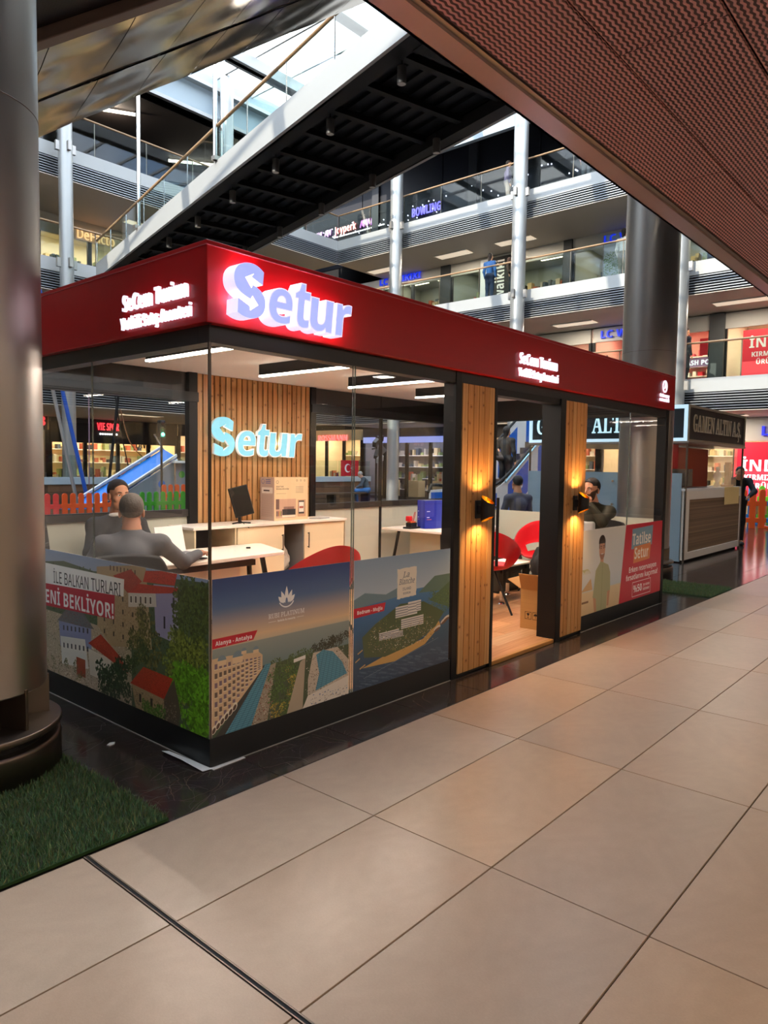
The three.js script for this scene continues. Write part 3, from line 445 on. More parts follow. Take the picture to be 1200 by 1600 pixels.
  film(1.9, 0.79, t, 'large printed poster of an old town with red roofs, on the side glass', [-0.002, 0.15, -1.9], -Math.PI / 2);
}
{ // resort with two pools
  const W = 970, H = 790, t = canvas(W, H, (x) => {
    const U = (u) => u * W, Y = (v) => v * H;
    x.fillStyle = grad(x, 0, Y(0.46), [0, '#2d4a86'], [0.4, '#5674a2'], [0.68, '#c0aaa0'], [0.86, '#e6c8a0'], [1, '#c9bda6']); x.fillRect(0, 0, W, H);
    x.fillStyle = grad(x, Y(0.44), Y(0.64), [0, '#9aa39c'], [1, '#6f8788']); x.fillRect(0, Y(0.44), W, Y(0.25));
    x.fillStyle = '#47583c'; x.fillRect(0, Y(0.62), W, H);
    for (let i = 0; i < 70; i++) { const u = rn(0.36, 1); tree(x, U(u), Y(0.64 - (u - 0.4) * 0.18 + rn(-0.01, 0.05)), rn(16, 34), u > 0.7 ? [44, 46, 30] : [66, 84, 46], 30); }
    poly(x, '#a59a86', [U(0.33), Y(0.64)], [U(0.42), Y(0.62)], [U(0.36), H], [U(0.18), H]); speckle(x, U(0.24), Y(0.66), U(0.16), Y(0.34), 700, ['#6b5a48', '#cfc6b4', '#8d4a3a'], 8);
    const pool = (p) => { poly(x, '#5b9fb8', ...p); x.save(); x.beginPath(); p.forEach(([a, b], i) => (i ? x.lineTo(a, b) : x.moveTo(a, b))); x.clip(); x.strokeStyle = 'rgba(24,70,96,.6)'; x.lineWidth = 2.5; for (let i = 0; i < 40; i++) { x.beginPath(); x.moveTo(0, Y(0.6 + i * 0.014)); x.lineTo(W, Y(0.6 + i * 0.014) + 14); x.stroke(); } for (let i = -20; i < 40; i++) { x.beginPath(); x.moveTo(U(0.2 + i * 0.03), Y(0.58)); x.lineTo(U(-0.1 + i * 0.04), H); x.stroke(); } x.restore(); };
    poly(x, '#3a3a34', [U(0.33), Y(0.62)], [U(0.24), Y(0.72)], [U(0.02), H], [U(0.12), H], [U(0.36), Y(0.62)]);
    pool([[U(0.345), Y(0.615)], [U(0.385), Y(0.615)], [U(0.25), H], [U(0.08), H]]);
    // hotel wing
    poly(x, '#dfc19a', [0, Y(0.5)], [U(0.1), Y(0.5)], [U(0.3), Y(0.52)], [U(0.325), Y(0.545)], [U(0.325), Y(0.64)], [U(0.18), Y(0.8)], [0, Y(0.98)]);
    for (let j = 0; j < 7; j++) for (let i = 0; i < 11; i++) { const u = 0.015 + i * 0.028, top = 0.53 + i * 0.002, bot = 0.95 - i * 0.031, v = top + (bot - top) * (j / 7); if (u > 0.31) continue; x.fillStyle = j % 2 ? '#6d5b50' : '#7f6a78'; x.fillRect(U(u), Y(v) + 4, U(0.017), Y((bot - top) / 7) * 0.55); x.fillStyle = '#f4e3c4'; x.fillRect(U(u) - 2, Y(v) + 4 + Y((bot - top) / 7) * 0.55, U(0.022), 4); }
    x.fillStyle = '#f3ead6'; for (let i = 0; i < 6; i++) { x.beginPath(); x.ellipse(U(0.01 + i * 0.026), Y(0.95 - i * 0.022), 15, 24, 0.5, 0, 7); x.fill(); } x.fillStyle = '#5a4636'; for (let i = 0; i < 6; i++) { x.beginPath(); x.ellipse(U(0.01 + i * 0.026), Y(0.955 - i * 0.022), 9, 16, 0.5, 0, 7); x.fill(); }
    for (const [a, b, r] of [[0.06, 0.52, 26], [0.16, 0.52, 32], [0.2, 0.49, 16], [0.28, 0.5, 18]]) { x.fillStyle = '#7d93a0'; x.beginPath(); x.arc(U(a), Y(b), r, Math.PI, 0); x.fill(); x.fillStyle = '#e8cda6'; x.fillRect(U(a) - r, Y(b), r * 2, r); }
    // garden between the pools and the second pool
    for (let i = 0; i < 44; i++) tree(x, U(rn(0.38, 0.58)), Y(rn(0.66, 1)), rn(18, 44), rnd() < 0.2 ? [150, 132, 52] : [62, 88, 38], 40);
    poly(x, '#b8ab94', [U(0.6), Y(0.66)], [U(0.64), Y(0.64)], [U(0.62), H], [U(0.5), H]); poly(x, '#c9bfae', [U(0.7), Y(0.62)], [U(0.9), Y(0.62)], [W, Y(0.74)], [W, H], [U(0.66), H], [U(0.66), Y(0.8)]); speckle(x, U(0.64), Y(0.62), U(0.36), Y(0.38), 900, ['#7a6a58', '#e2dccf', '#4f4438'], 7);
    pool([[U(0.725), Y(0.64)], [U(0.78), Y(0.615)], [U(0.86), Y(0.645)], [U(0.94), Y(0.74)], [U(0.985), Y(0.84)], [U(0.72), Y(0.9)], [U(0.75), Y(0.78)]]);
    poly(x, '#e7e1d6', [U(0.66), Y(0.92)], [W, Y(0.86)], [W, H], [U(0.62), H]); speckle(x, U(0.68), Y(0.92), U(0.3), Y(0.08), 80, ['#8f7f6c', '#6a7fa0'], 10);
    poly(x, '#f2efe8', [U(0.55), Y(0.63)], [U(0.64), Y(0.62)], [U(0.64), Y(0.645)], [U(0.55), Y(0.655)]);
    // crest, name and place banner
    x.fillStyle = '#fff'; const cx = U(0.495), c = Y(0.235); for (const [a, s, b] of [[0, 1, 0], [-0.5, 0.8, -10], [0.5, 0.8, 10], [-1, 0.62, -18], [1, 0.62, 18]]) { x.save(); x.translate(cx + b, c - 8); x.rotate(a * 0.8); x.beginPath(); x.moveTo(0, 0); x.bezierCurveTo(-22, -30, -10, -62 * s, 0, -92 * s); x.bezierCurveTo(10, -62 * s, 22, -30, 0, 0); x.fill(); x.restore(); }
    x.fillStyle = '#6f86ac'; x.beginPath(); x.ellipse(cx, c - 22, 7, 14, 0, 0, 7); x.fill(); x.lineWidth = 7; x.strokeStyle = '#fff'; x.beginPath(); x.arc(cx, c - 44, 58, 0.55, Math.PI - 0.55); x.stroke();
    x.fillStyle = '#fff'; textFit(x, 'RUBI PLATINUM', '$px serif', U(0.365), Y(0.315), U(0.265), 34); textFit(x, 'hotels & resorts', 'bold $px serif', U(0.43), Y(0.345), U(0.13), 17); x.fillRect(U(0.365), Y(0.337), U(0.055), 2); x.fillRect(U(0.57), Y(0.337), U(0.055), 2);
    poly(x, '#cf1c33', [0, Y(0.375)], [U(0.29), Y(0.372)], [U(0.262), Y(0.43)], [0, Y(0.436)]); x.fillStyle = '#fff'; textFit(x, 'Alanya - Antalya', 'bold $px sans-serif', U(0.02), Y(0.42), U(0.235), 30);
  });
  film(0.97, 0.79, t, 'printed poster of a beach resort with two blue pools, on the front glass', [0.013, 0.15, 0.0005], 0);
}
{ // wooded peninsula with a hotel
  const W = 970, H = 790, t = canvas(W, H, (x) => {
    const U = (u) => u * W, Y = (v) => v * H;
    x.fillStyle = grad(x, 0, Y(0.32), [0, '#8ea9c4'], [1, '#b9cad8']); x.fillRect(0, 0, W, H);
    x.fillStyle = grad(x, Y(0.28), H, [0, '#4f86b8'], [0.25, '#3a6ea0'], [0.6, '#25506e'], [1, '#1f3f5e']); x.fillRect(0, Y(0.3), W, H);
    poly(x, '#6f8d9a', [0, Y(0.3)], [U(0.1), Y(0.26)], [U(0.3), Y(0.3)], [U(0.5), Y(0.24)], [U(0.62), Y(0.31)], [U(0.5), Y(0.33)], [0, Y(0.37)]); poly(x, '#5d7a70', [U(0.64), Y(0.34)], [U(0.82), Y(0.22)], [W, Y(0.22)], [W, Y(0.36)]); poly(x, '#4c6a4a', [U(0.76), Y(0.42)], [W, Y(0.29)], [W, Y(0.52)]);
    for (let i = 0; i < 60; i++) tree(x, U(rn(0.76, 1)), Y(rn(0.36, 0.58)), rn(12, 26), [70, 92, 52], 20);
    poly(x, '#c9a25c', [U(0.08), Y(0.84)], [U(0.3), Y(0.79)], [U(0.7), Y(0.74)], [U(0.88), Y(0.62)], [U(0.9), Y(0.66)], [U(0.72), Y(0.79)], [U(0.4), Y(0.86)]);
    poly(x, '#4a5c38', [U(0.08), Y(0.6)], [U(0.2), Y(0.52)], [U(0.45), Y(0.4)], [U(0.7), Y(0.42)], [U(0.94), Y(0.55)], [U(0.84), Y(0.66)], [U(0.6), Y(0.76)], [U(0.3), Y(0.8)], [U(0.1), Y(0.76)]);
    for (let i = 0; i < 90; i++) { const a = rn(0, 6.28), r = Math.sqrt(rnd()); tree(x, U(0.48 + Math.cos(a) * 0.36 * r), Y(0.62 + Math.sin(a) * 0.15 * r), rn(10, 22), rnd() < 0.3 ? [120, 118, 70] : [64, 84, 44], 16); }
    for (const [a, b, w, h] of [[0.4, 0.42, 0.2, 0.09], [0.53, 0.4, 0.1, 0.11], [0.62, 0.4, 0.05, 0.09], [0.46, 0.53, 0.24, 0.08], [0.24, 0.6, 0.2, 0.06], [0.36, 0.62, 0.12, 0.05]]) { x.fillStyle = '#e4e2dc'; x.fillRect(U(a), Y(b), U(w), Y(h)); x.fillStyle = '#8a8f96'; for (let i = 0; i < 4; i++) x.fillRect(U(a), Y(b + h * (0.15 + i * 0.22)), U(w), 6); }
    speckle(x, U(0.15), Y(0.56), U(0.66), Y(0.2), 500, ['#e8e2d2', '#b89a6a', '#39472c', '#8c7c64'], 9);
    for (const [a, b, l] of [[0.06, 0.84, 50], [0.02, 0.78, 40], [0.04, 0.72, 44]]) { x.strokeStyle = '#c8a468'; x.lineWidth = 8; x.beginPath(); x.moveTo(U(a), Y(b)); x.lineTo(U(a) + l, Y(b) - 18); x.stroke(); }
    for (const [a, b] of [[0.86, 0.68], [0.94, 0.63], [0.97, 0.61]]) { x.fillStyle = '#d6d0c6'; x.beginPath(); x.ellipse(U(a), Y(b), 40, 14, -0.3, 0, 7); x.fill(); x.fillStyle = '#6b4a34'; x.beginPath(); x.ellipse(U(a), Y(b) + 10, 36, 9, -0.3, 0, 7); x.fill(); }
    x.fillStyle = 'rgba(220,230,240,.7)'; for (let i = 0; i < 60; i++) x.fillRect(U(0.1 + i * 0.013), Y(0.92 - i * 0.0026), 5, 3);
    x.strokeStyle = 'rgba(255,255,255,.08)'; for (let i = 0; i < 120; i++) { const a = rn(0, W), b = rn(Y(0.84), H); x.beginPath(); x.moveTo(a, b); x.lineTo(a + 60, b + 16); x.stroke(); }
    x.fillStyle = '#ece5d6'; x.beginPath(); for (let i = 0; i <= 40; i++) { const k = i / 40 * 4, s = Math.floor(k), f = k - s, j = rn(-3, 3), A = [[0.415, 0.115], [0.615, 0.112], [0.615, 0.352], [0.415, 0.36], [0.415, 0.115]]; const p = A[Math.min(s, 3)], q = A[Math.min(s + 1, 4)]; x.lineTo(U(p[0] + (q[0] - p[0]) * f) + j, Y(p[1] + (q[1] - p[1]) * f) + j); } x.fill();
    x.fillStyle = '#4e5c6c'; textFit(x, 'La', 'italic $px serif', U(0.47), Y(0.19), U(0.07), 52); textFit(x, 'Blanche', 'italic $px serif', U(0.43), Y(0.245), U(0.165), 50); textFit(x, 'ISLAND', '$px sans-serif', U(0.47), Y(0.295), U(0.09), 26); textFit(x, 'BODRUM', '$px sans-serif', U(0.475), Y(0.328), U(0.08), 20);
    poly(x, '#cf1c33', [0, Y(0.365)], [U(0.3), Y(0.362)], [U(0.285), Y(0.428)], [0, Y(0.44)]); x.fillStyle = '#fff'; textFit(x, 'Bodrum - Muğla', 'bold $px sans-serif', U(0.03), Y(0.415), U(0.24), 30);
  });
  film(0.97, 0.79, t, 'printed poster of a wooded peninsula in blue sea, on the front glass', [1.02, 0.15, 0.0005], 0);
}
{ // holiday advertisement with a standing man
  const W = 1300, H = 500, t = canvas(W, H, (x) => {
    const U = (u) => u * W, Y = (v) => v * H;
    x.fillStyle = grad(x, 0, H, [0, '#dfe0db'], [0.55, '#d4dadd'], [0.72, '#c6d3dc'], [0.74, '#e0cda6'], [1, '#d8bf92']); x.fillRect(0, 0, W, H);
    x.fillStyle = '#c9a878'; x.beginPath(); x.moveTo(0, Y(0.72)); x.lineTo(U(0.1), Y(0.58)); x.lineTo(U(0.12), Y(0.72)); x.fill(); for (let i = 0; i < 12; i++) { x.strokeStyle = '#b7bb8c'; x.lineWidth = 4; x.beginPath(); x.moveTo(U(0.03), Y(0.5)); x.quadraticCurveTo(U(0.03 + (i - 6) * 0.006), Y(0.42), U(0.03 + (i - 6) * 0.013), Y(0.52)); x.stroke(); } x.fillStyle = '#7a5a3a'; x.fillRect(U(0.01), Y(0.84), U(0.07), 12);
    x.fillStyle = '#cf9a7c'; x.beginPath(); x.ellipse(U(0.215), Y(0.25), 43, 66, 0, 0, 7); x.fill(); x.fillRect(U(0.198), Y(0.34), 46, 60); x.fillStyle = '#2e211b'; x.beginPath(); x.ellipse(U(0.213), Y(0.17), 48, 44, 0, Math.PI * 0.95, Math.PI * 2.05); x.fill(); x.fillRect(U(0.18), Y(0.16), 9, 42); x.fillRect(U(0.241), Y(0.16), 9, 42);
    x.fillStyle = '#3a241c'; for (const a of [0.198, 0.226]) { x.fillRect(U(a), Y(0.235), 12, 6); x.fillRect(U(a) - 3, Y(0.212), 19, 5); } x.fillStyle = '#fff'; x.beginPath(); x.ellipse(U(0.217), Y(0.305), 18, 8, 0, 0, Math.PI); x.fill(); x.fillStyle = 'rgba(70,44,34,.35)'; x.beginPath(); x.ellipse(U(0.217), Y(0.31), 36, 36, 0, 0, Math.PI); x.fill();
    poly(x, '#a9ad84', [U(0.15), Y(0.5)], [U(0.2), Y(0.4)], [U(0.235), Y(0.42)], [U(0.29), Y(0.46)], [U(0.315), Y(0.56)], [U(0.32), Y(0.78)], [U(0.285), Y(0.8)], [U(0.28), H], [U(0.165), H], [U(0.16), Y(0.84)], [U(0.125), Y(0.82)]); poly(x, '#9ba077', [U(0.22), Y(0.44)], [U(0.228), Y(0.44)], [U(0.225), H], [U(0.218), H]); poly(x, '#c7926f', [U(0.13), Y(0.82)], [U(0.16), Y(0.84)], [U(0.17), H], [U(0.145), H]); poly(x, '#c7926f', [U(0.287), Y(0.79)], [U(0.318), Y(0.78)], [U(0.305), Y(0.97)], [U(0.285), Y(0.97)]);
    poly(x, '#cf1b37', [U(0.492), 0], [W, 0], [W, H], [U(0.431), H]);
    x.save(); x.translate(U(0.56), Y(0.08)); poly(x, '#7fa3b8', [22, -8], [U(0.3), -18], [U(0.29), Y(0.23)], [10, Y(0.25)]); poly(x, '#e58a4a', [60, Y(0.22)], [U(0.275), Y(0.2)], [U(0.265), Y(0.42)], [52, Y(0.44)]); x.fillStyle = '#fdf3e6'; textFit(x, 'Tatilse', 'bold $px sans-serif', 26, Y(0.195), U(0.255), 104); textFit(x, 'Setur', 'bold $px sans-serif', 66, Y(0.385), U(0.195), 104); x.restore();
    x.fillStyle = '#fff'; textFit(x, 'Erken rezervasyon', 'bold $px sans-serif', U(0.545), Y(0.635), U(0.385), 50); textFit(x, 'fırsatlarını kaçırma!', 'bold $px sans-serif', U(0.512), Y(0.735), U(0.44), 50);
    x.strokeStyle = '#fff'; x.lineWidth = 4; x.strokeRect(U(0.6), Y(0.775), U(0.25), Y(0.19)); textFit(x, '%50', 'bold $px sans-serif', U(0.612), Y(0.915), U(0.12), 68); textFit(x, "'ye varan", 'bold $px sans-serif', U(0.742), Y(0.86), U(0.095), 28); textFit(x, 'indirimler', 'bold $px sans-serif', U(0.742), Y(0.92), U(0.095), 28);
  });
  film(1.99, 0.79, t, 'printed advertisement with a smiling man in a green shirt beside a red panel', [4.045, 0.15, 0.0005], 0);
}
// ---------------------------------------------------------------- lit letters
function logoS(h, depth, skew = 0.0) { // the S with two arrow-shaped cuts
  const k = h / 457, X = (x) => (x - 62) * k, Y = (y) => (552 - y) * k, s = new THREE.Shape();
  const q = (a, b, c, d, e, f) => s.bezierCurveTo(X(a), Y(b), X(c), Y(d), X(e), Y(f)), l = (a, b) => s.lineTo(X(a), Y(b));
  s.moveTo(X(330), Y(145)); l(320, 255); l(216, 207); l(240, 175); l(160, 222); l(216, 302); l(228, 272);
  q(310, 292, 345, 345, 345, 400); q(345, 500, 280, 552, 195, 552); q(150, 552, 120, 538, 92, 522); l(98, 402); l(200, 452); l(205, 487); l(278, 430); l(224, 360); l(208, 392);
  q(110, 362, 62, 320, 62, 240); q(62, 150, 125, 95, 215, 95); q(262, 95, 298, 116, 330, 145);
  const g = new THREE.ExtrudeGeometry(s, { depth, bevelEnabled: false, curveSegments: 16 }); return g;
}
function setur(name, label, pos, turn, width, depth, mats, standoff) {
  const t = thing(name, label, 'sign', pos, turn), h = width * 0.325;
  part('letter', logoS(h, depth).scale(1.17, 1, 1), mats, t);
  const rest = [['e', 0.248, 0.2, 0.225], ['t', 0.455, 0.14, 0.29], ['u', 0.592, 0.215, 0.222], ['r', 0.83, 0.15, 0.225]];
  for (const [ch, x, w, hh] of rest) {
    let g = new TextGeometry(ch, { font: font.sans_bold, size: h * 0.83, depth, curveSegments: 8, bevelEnabled: true, bevelSize: h * 0.022, bevelThickness: 0.001, bevelSegments: 1 }); g.computeBoundingBox(); const b = g.boundingBox;
    g.translate(-b.min.x, -b.min.y, 0); g.scale((w * width) / (b.max.x - b.min.x), (hh * width) / (b.max.y - b.min.y), 1); const q = g.attributes.position; for (let i = 0; i < q.count; i++) q.setX(i, q.getX(i) + q.getY(i) * 0.1);
    g.translate(x * width, 0, 0); g.deleteAttribute('normal'); const gr = g.groups.slice(); g.computeVertexNormals(); g.groups = gr; part('letter', g, mats, t);
  }
  for (const [x, y] of [[0.1, 0.1], [0.2, 0.3], [0.4, 0.12], [0.58, 0.15], [0.7, 0.08], [0.9, 0.12]]) part('standoff', cy(0.006, standoff, 0, 0, 0, 0.006, 8).rotateX(Math.PI / 2).translate(x * width, y * width, -standoff / 2), M.chrome, t);
  return t;
}
{
  const s = setur('illuminated_sign', 'big glowing white letters standing proud of the red fascia by the corner', [0.016, 2.188, 0.085], 0, 0.785, 0.085, [glow('#9cb0ff', 0.4, '#c8d0ff'), glow('#e0dcff', 0.4)], 0.04);
  s.rotation.z = 0.0;
  for (const [x, y] of [[0.12, 0.1], [0.15, 0.25], [0.33, 0.1], [0.48, 0.14], [0.6, 0.1], [0.74, 0.1]]) { const l = new THREE.PointLight(C('#ffd8ec'), 0.09); l.position.set(x, y, -0.02); l.castShadow = true; s.add(l); }
  const s2 = setur('illuminated_sign', 'glowing pale blue letters on the slatted timber wall inside the kiosk', [2.056, 1.575, -2.885], 0, 1.168, 0.03, [glow('#86dcf2', 0.34, '#6fa8b8'), glow('#cfe8ea', 0.12)], 0.06);
  for (const [x, y] of [[0.2, 0.2], [0.5, 0.15], [0.9, 0.15]]) { const l = new THREE.PointLight(C('#d8f4ff'), 0.02); l.position.set(x, y, -0.03); l.castShadow = true; s2.add(l); }
  const w = glow('#eeeaff', 0.5);
  const txt = (label, pos, turn, rows) => { const t = thing('lettering_sign', label, 'sign', pos, turn); for (const [str, x, y, size, width] of rows) letters(str, 'sans_bold', size, 0.016, w, t, { x, y, width }); for (const [str, x, y, size, width] of rows) { const l = new THREE.PointLight(C('#fff0ff'), 0.002); l.position.set(x + width / 2, y + size / 2, 0.06); l.castShadow = true; t.add(l); } return t; };
  txt('two lines of small white lit letters on the short side of the fascia', [-0.052, 2.2, -0.70], -Math.PI / 2, [['SeCem Turizm', 0.02, 0.095, 0.082, 0.6], ['Yetkili Satış Acentesi', 0, 0.0, 0.062, 0.645]]);
  txt('two lines of small white lit letters above the kiosk door', [2.75, 2.2, 0.052], 0, [['SeCem Turizm', 0.01, 0.095, 0.082, 0.6], ['Yetkili Satış Acentesi', 0, 0.0, 0.062, 0.63]]);
  // round bird emblem and two lines at the far end
  const e = thing('emblem_sign', 'small lit round emblem with two lines of lettering at the far end of the fascia', 'sign', [5.80, 2.395, 0.052]);
  const ring = new THREE.Shape(); ring.absarc(0, 0, 0.066, 0, Math.PI * 2); const hole = new THREE.Path(); hole.absarc(0, 0, 0.05, 0, Math.PI * 2, true); ring.holes.push(hole); part('ring', ext(ring, 0.01), w, e);
  const bird = new THREE.Shape(); bird.moveTo(-0.04, -0.03); bird.quadraticCurveTo(0.0, -0.02, 0.006, 0.046); bird.quadraticCurveTo(0.022, 0.0, 0.044, -0.014); bird.quadraticCurveTo(0.01, -0.018, -0.04, -0.03); part('bird', ext(bird, 0.01), w, e);
  letters('TÜRKİYE SEYAHAT', 'sans_bold', 0.03, 0.008, w, e, { x: -0.14, y: -0.115, width: 0.28, one: true, name: 'lettering' }); letters('ACENTALARI BİRLİĞİ', 'sans_bold', 0.03, 0.008, w, e, { x: -0.14, y: -0.16, width: 0.28, one: true, name: 'lettering' });
}
// ---------------------------------------------------------------- wall lamps on the timber pillars
for (const [x, l] of [[2.30, 'black and gold up-and-down wall lamp on the timber pillar before the door'], [3.84, 'black and gold up-and-down wall lamp on the timber pillar beyond the door']]) {
  const t = thing('wall_sconce', l, 'wall lamp', [x, 1.20, 0.013]);
  part('back_plate', rb(0.07, 0.13, 0.012, 0, 0, 0.006, 0.004), M.black, t); part('arm', bb(-0.018, 0.018, -0.03, 0.03, 0.01, 0.04), M.black, t);
  // cylinder cut slanting at both ends, black outside and gold inside
  const cylCut = (r, flip) => { const g = new THREE.CylinderGeometry(r, r, 1, 32, 1, true), q = g.attributes.position; for (let i = 0; i < q.count; i++) { const z = q.getZ(i), top = 0.045 + 0.055 * ((r - z) / (2 * r)), bot = -0.045 - 0.045 * ((r - z) / (2 * r)); q.setY(i, q.getY(i) > 0 ? top : bot); } g.computeVertexNormals(); if (flip) { const n = g.index.array; for (let i = 0; i < n.length; i += 3) { const a = n[i]; n[i] = n[i + 1]; n[i + 1] = a; } g.computeVertexNormals(); } return g.translate(0, 0, 0.085); };
  part('shade', cylCut(0.047), M.black, t); part('reflector', cylCut(0.0445, true), mat('#d9a02c', 0.22, 1), t); part('divider', cy(0.0445, 0.02, 0, 0, 0.085), M.black, t);
  for (const s of [1, -1]) { part('bulb', sph(0.018, 0, s * 0.03, 0.085), glow('#ffd070', 12), t); const p = new THREE.SpotLight(C('#ffc27a'), 0.75, 0, 1.15, 0.8); p.position.set(0, s * 0.052, 0.083); p.target.position.set(0, s * 0.6, 0.0); p.castShadow = true; t.add(p, p.target); }
}
// ---------------------------------------------------------------- lights inside the kiosk
for (const [x, z, w] of [[0.86, -1.37, 1.2], [1.96, -1.41, 1.2], [3.04, -1.41, 1.15], [4.2, -1.5, 1.15]]) {
  const nm = { 0.86: 'first black linear light under the kiosk ceiling, counted from the glass corner', 1.96: 'second black linear light under the kiosk ceiling, above the shop name', 3.04: 'third black linear light under the kiosk ceiling', 4.2: 'last black linear light under the kiosk ceiling, toward the man' }[x];
  const t = thing('linear_light', nm, 'ceiling light', [x, 0, z]);
  part('housing', bb(-0.02, 0.02, 2.262, 2.355, -w / 2, w / 2), M.black, t); part('diffuser', bb(-0.021, 0.021, 2.25, 2.264, -w / 2 - 0.002, w / 2 + 0.002), M.led, t);
  area(t, 0.04, w, '#fff0e2', 62, [0, 2.247, 0]);
}
for (const [x, z, l] of [[5.2, -0.75, 'round recessed spot in the kiosk ceiling nearest the bearded man'], [5.0, -1.6, 'round recessed spot in the kiosk ceiling above the far desk'], [3.2, -0.7, 'round recessed spot in the kiosk ceiling just inside the door']]) { const t = thing('recessed_spot', l, 'ceiling light', [x, 2.35, z]); part('ring', new THREE.TorusGeometry(0.06, 0.008, 8, 28).rotateX(Math.PI / 2), M.white, t); part('lens', cy(0.055, 0.006), glow('#fff2e0', 6), t); const p = new THREE.SpotLight(C('#ffe9d0'), 3.2, 0, 1.0, 0.7); p.position.set(0, -0.02, 0); p.target.position.set(0, -1, 0); p.castShadow = true; t.add(p, p.target); }
{ const t = thing('ceiling_vent', 'small slotted air vent in the kiosk ceiling', 'vent', [3.5, 2.352, -1.5]); part('frame', [bb(-0.09, 0.09, -0.006, 0.004, -0.06, -0.05), bb(-0.09, 0.09, -0.006, 0.004, 0.05, 0.06), bb(-0.09, -0.08, -0.006, 0.004, -0.05, 0.05), bb(0.08, 0.09, -0.006, 0.004, -0.05, 0.05)], M.white, t); part('backing', bb(-0.08, 0.08, 0, 0.003, -0.05, 0.05), M.dark, t); for (let i = 0; i < 4; i++) part('slat', bb(-0.08, 0.08, -0.005, 0, -0.04 + i * 0.026, -0.032 + i * 0.026), M.white, t); }
// ---------------------------------------------------------------- furniture inside the kiosk
const F0 = 0.032; // finished floor
{ // long low cabinet against the slat wall
  const t = thing('sideboard_cabinet', 'long cream low cabinet with two open bays against the slatted timber wall', 'cabinet', [1.64, F0, -2.93]);
  const W = 1.92, D = 0.40, T = 0.9; // local z from 0 (wall) to D
  part('worktop', rbb(-0.02, W + 0.01, T - 0.025, T, 0, D + 0.02, 0.004, 2), M.deskTop, t);
  part('side_panel', rbb(0, 0.018, 0.05, T - 0.025, 0, D, 0.002), M.cream, t); part('side_panel', rbb(W - 0.018, W, 0.05, T - 0.025, 0, D, 0.002), M.cream, t);
  part('back_panel', bb(0.018, W - 0.018, 0.05, T - 0.025, 0, 0.012), M.dark, t); part('bottom_panel', bb(0.018, W - 0.018, 0.05, 0.068, 0.012, D), M.cream, t); part('base', bb(0.03, W - 0.03, 0, 0.05, 0.03, D - 0.03), M.black, t);
  part('shelf', bb(0.018, 0.46, 0.44, 0.458, 0.012, D - 0.02), M.dark, t); part('shelf', bb(1.06, 1.32, 0.36, 0.378, 0.012, D - 0.02), M.dark, t);
  part('divider', bb(0.46, 0.478, 0.068, T - 0.025, 0.012, D - 0.02), M.cream, t); part('divider', bb(1.045, 1.06, 0.068, T - 0.025, 0.012, D - 0.02), M.cream, t); part('divider', bb(1.32, 1.338, 0.068, T - 0.025, 0.012, D - 0.02), M.grey, t);
  for (const [a, b, hx] of [[0.478, 1.05, 1.02], [1.33, W - 0.003, 1.37]]) { const d = part('door', rbb(a, b, 0.055, T - 0.03, D - 0.018, D, 0.002), M.cream, t); part('handle', [bar(V(hx, 0.62, D + 0.02), V(hx, 0.78, D + 0.02), 0.005), bar(V(hx, 0.63, D), V(hx, 0.63, D + 0.02), 0.004), bar(V(hx, 0.77, D), V(hx, 0.77, D + 0.02), 0.004)], M.black, d); }
}
{ const g = new THREE.IcosahedronGeometry(0.12, 3), q = g.attributes.position; for (let i = 0; i < q.count; i++) { const v = V(q.getX(i), q.getY(i), q.getZ(i)), k = 1 + 0.28 * n3(v.x * 14, v.y * 14, v.z * 14); const t = (v.y + 0.12) / 0.24; q.setXYZ(i, v.x * k * (1 - t * 0.75), Math.max(0, (v.y + 0.12) * 1.25), v.z * k * (1 - t * 0.6) * 0.8); } g.computeVertexNormals();
  solo('plastic_bag', g.translate(2.82, F0 + 0.378, -2.72), mat('#dcd3c6', 0.45, 0, { transmission: 0.2 }), 'crumpled white bag standing in the open bay of the low cabinet', 'bag'); }
{ const t = thing('desk_monitor', 'small black screen tilted upright on a stand on the low cabinet', 'monitor', [2.24, F0 + 0.9, -2.66], -0.35);
  part('foot', [bar(V(0, 0.012, 0), V(-0.09, 0.006, 0.07), 0.007), bar(V(0, 0.012, 0), V(0.1, 0.006, 0.03), 0.007), bar(V(0, 0.012, 0), V(0.02, 0.006, -0.1), 0.007)], M.black, t); part('stem', bar(V(0, 0.0, 0), V(0, 0.07, -0.01), 0.016), M.black, t);
  const h = new THREE.Group(); h.name = 'head'; h.position.set(0.0, 0.19, 0.0); h.rotation.set(-0.12, 0, 0.24); t.add(h); part('casing', rb(0.19, 0.29, 0.03, 0.02, 0.02, 0, 0.008), M.black, h); part('screen', bb(-0.065, 0.105, -0.115, 0.155, 0.0145, 0.0165), mat('#2b2722', 0.2, 0.1), h);
  part('cable', tube([V(0.0, 0.03, 0.02), V(0.03, -0.01, 0.09), V(0.04, -0.03, 0.16)], 0.004, 6), M.black, t); }
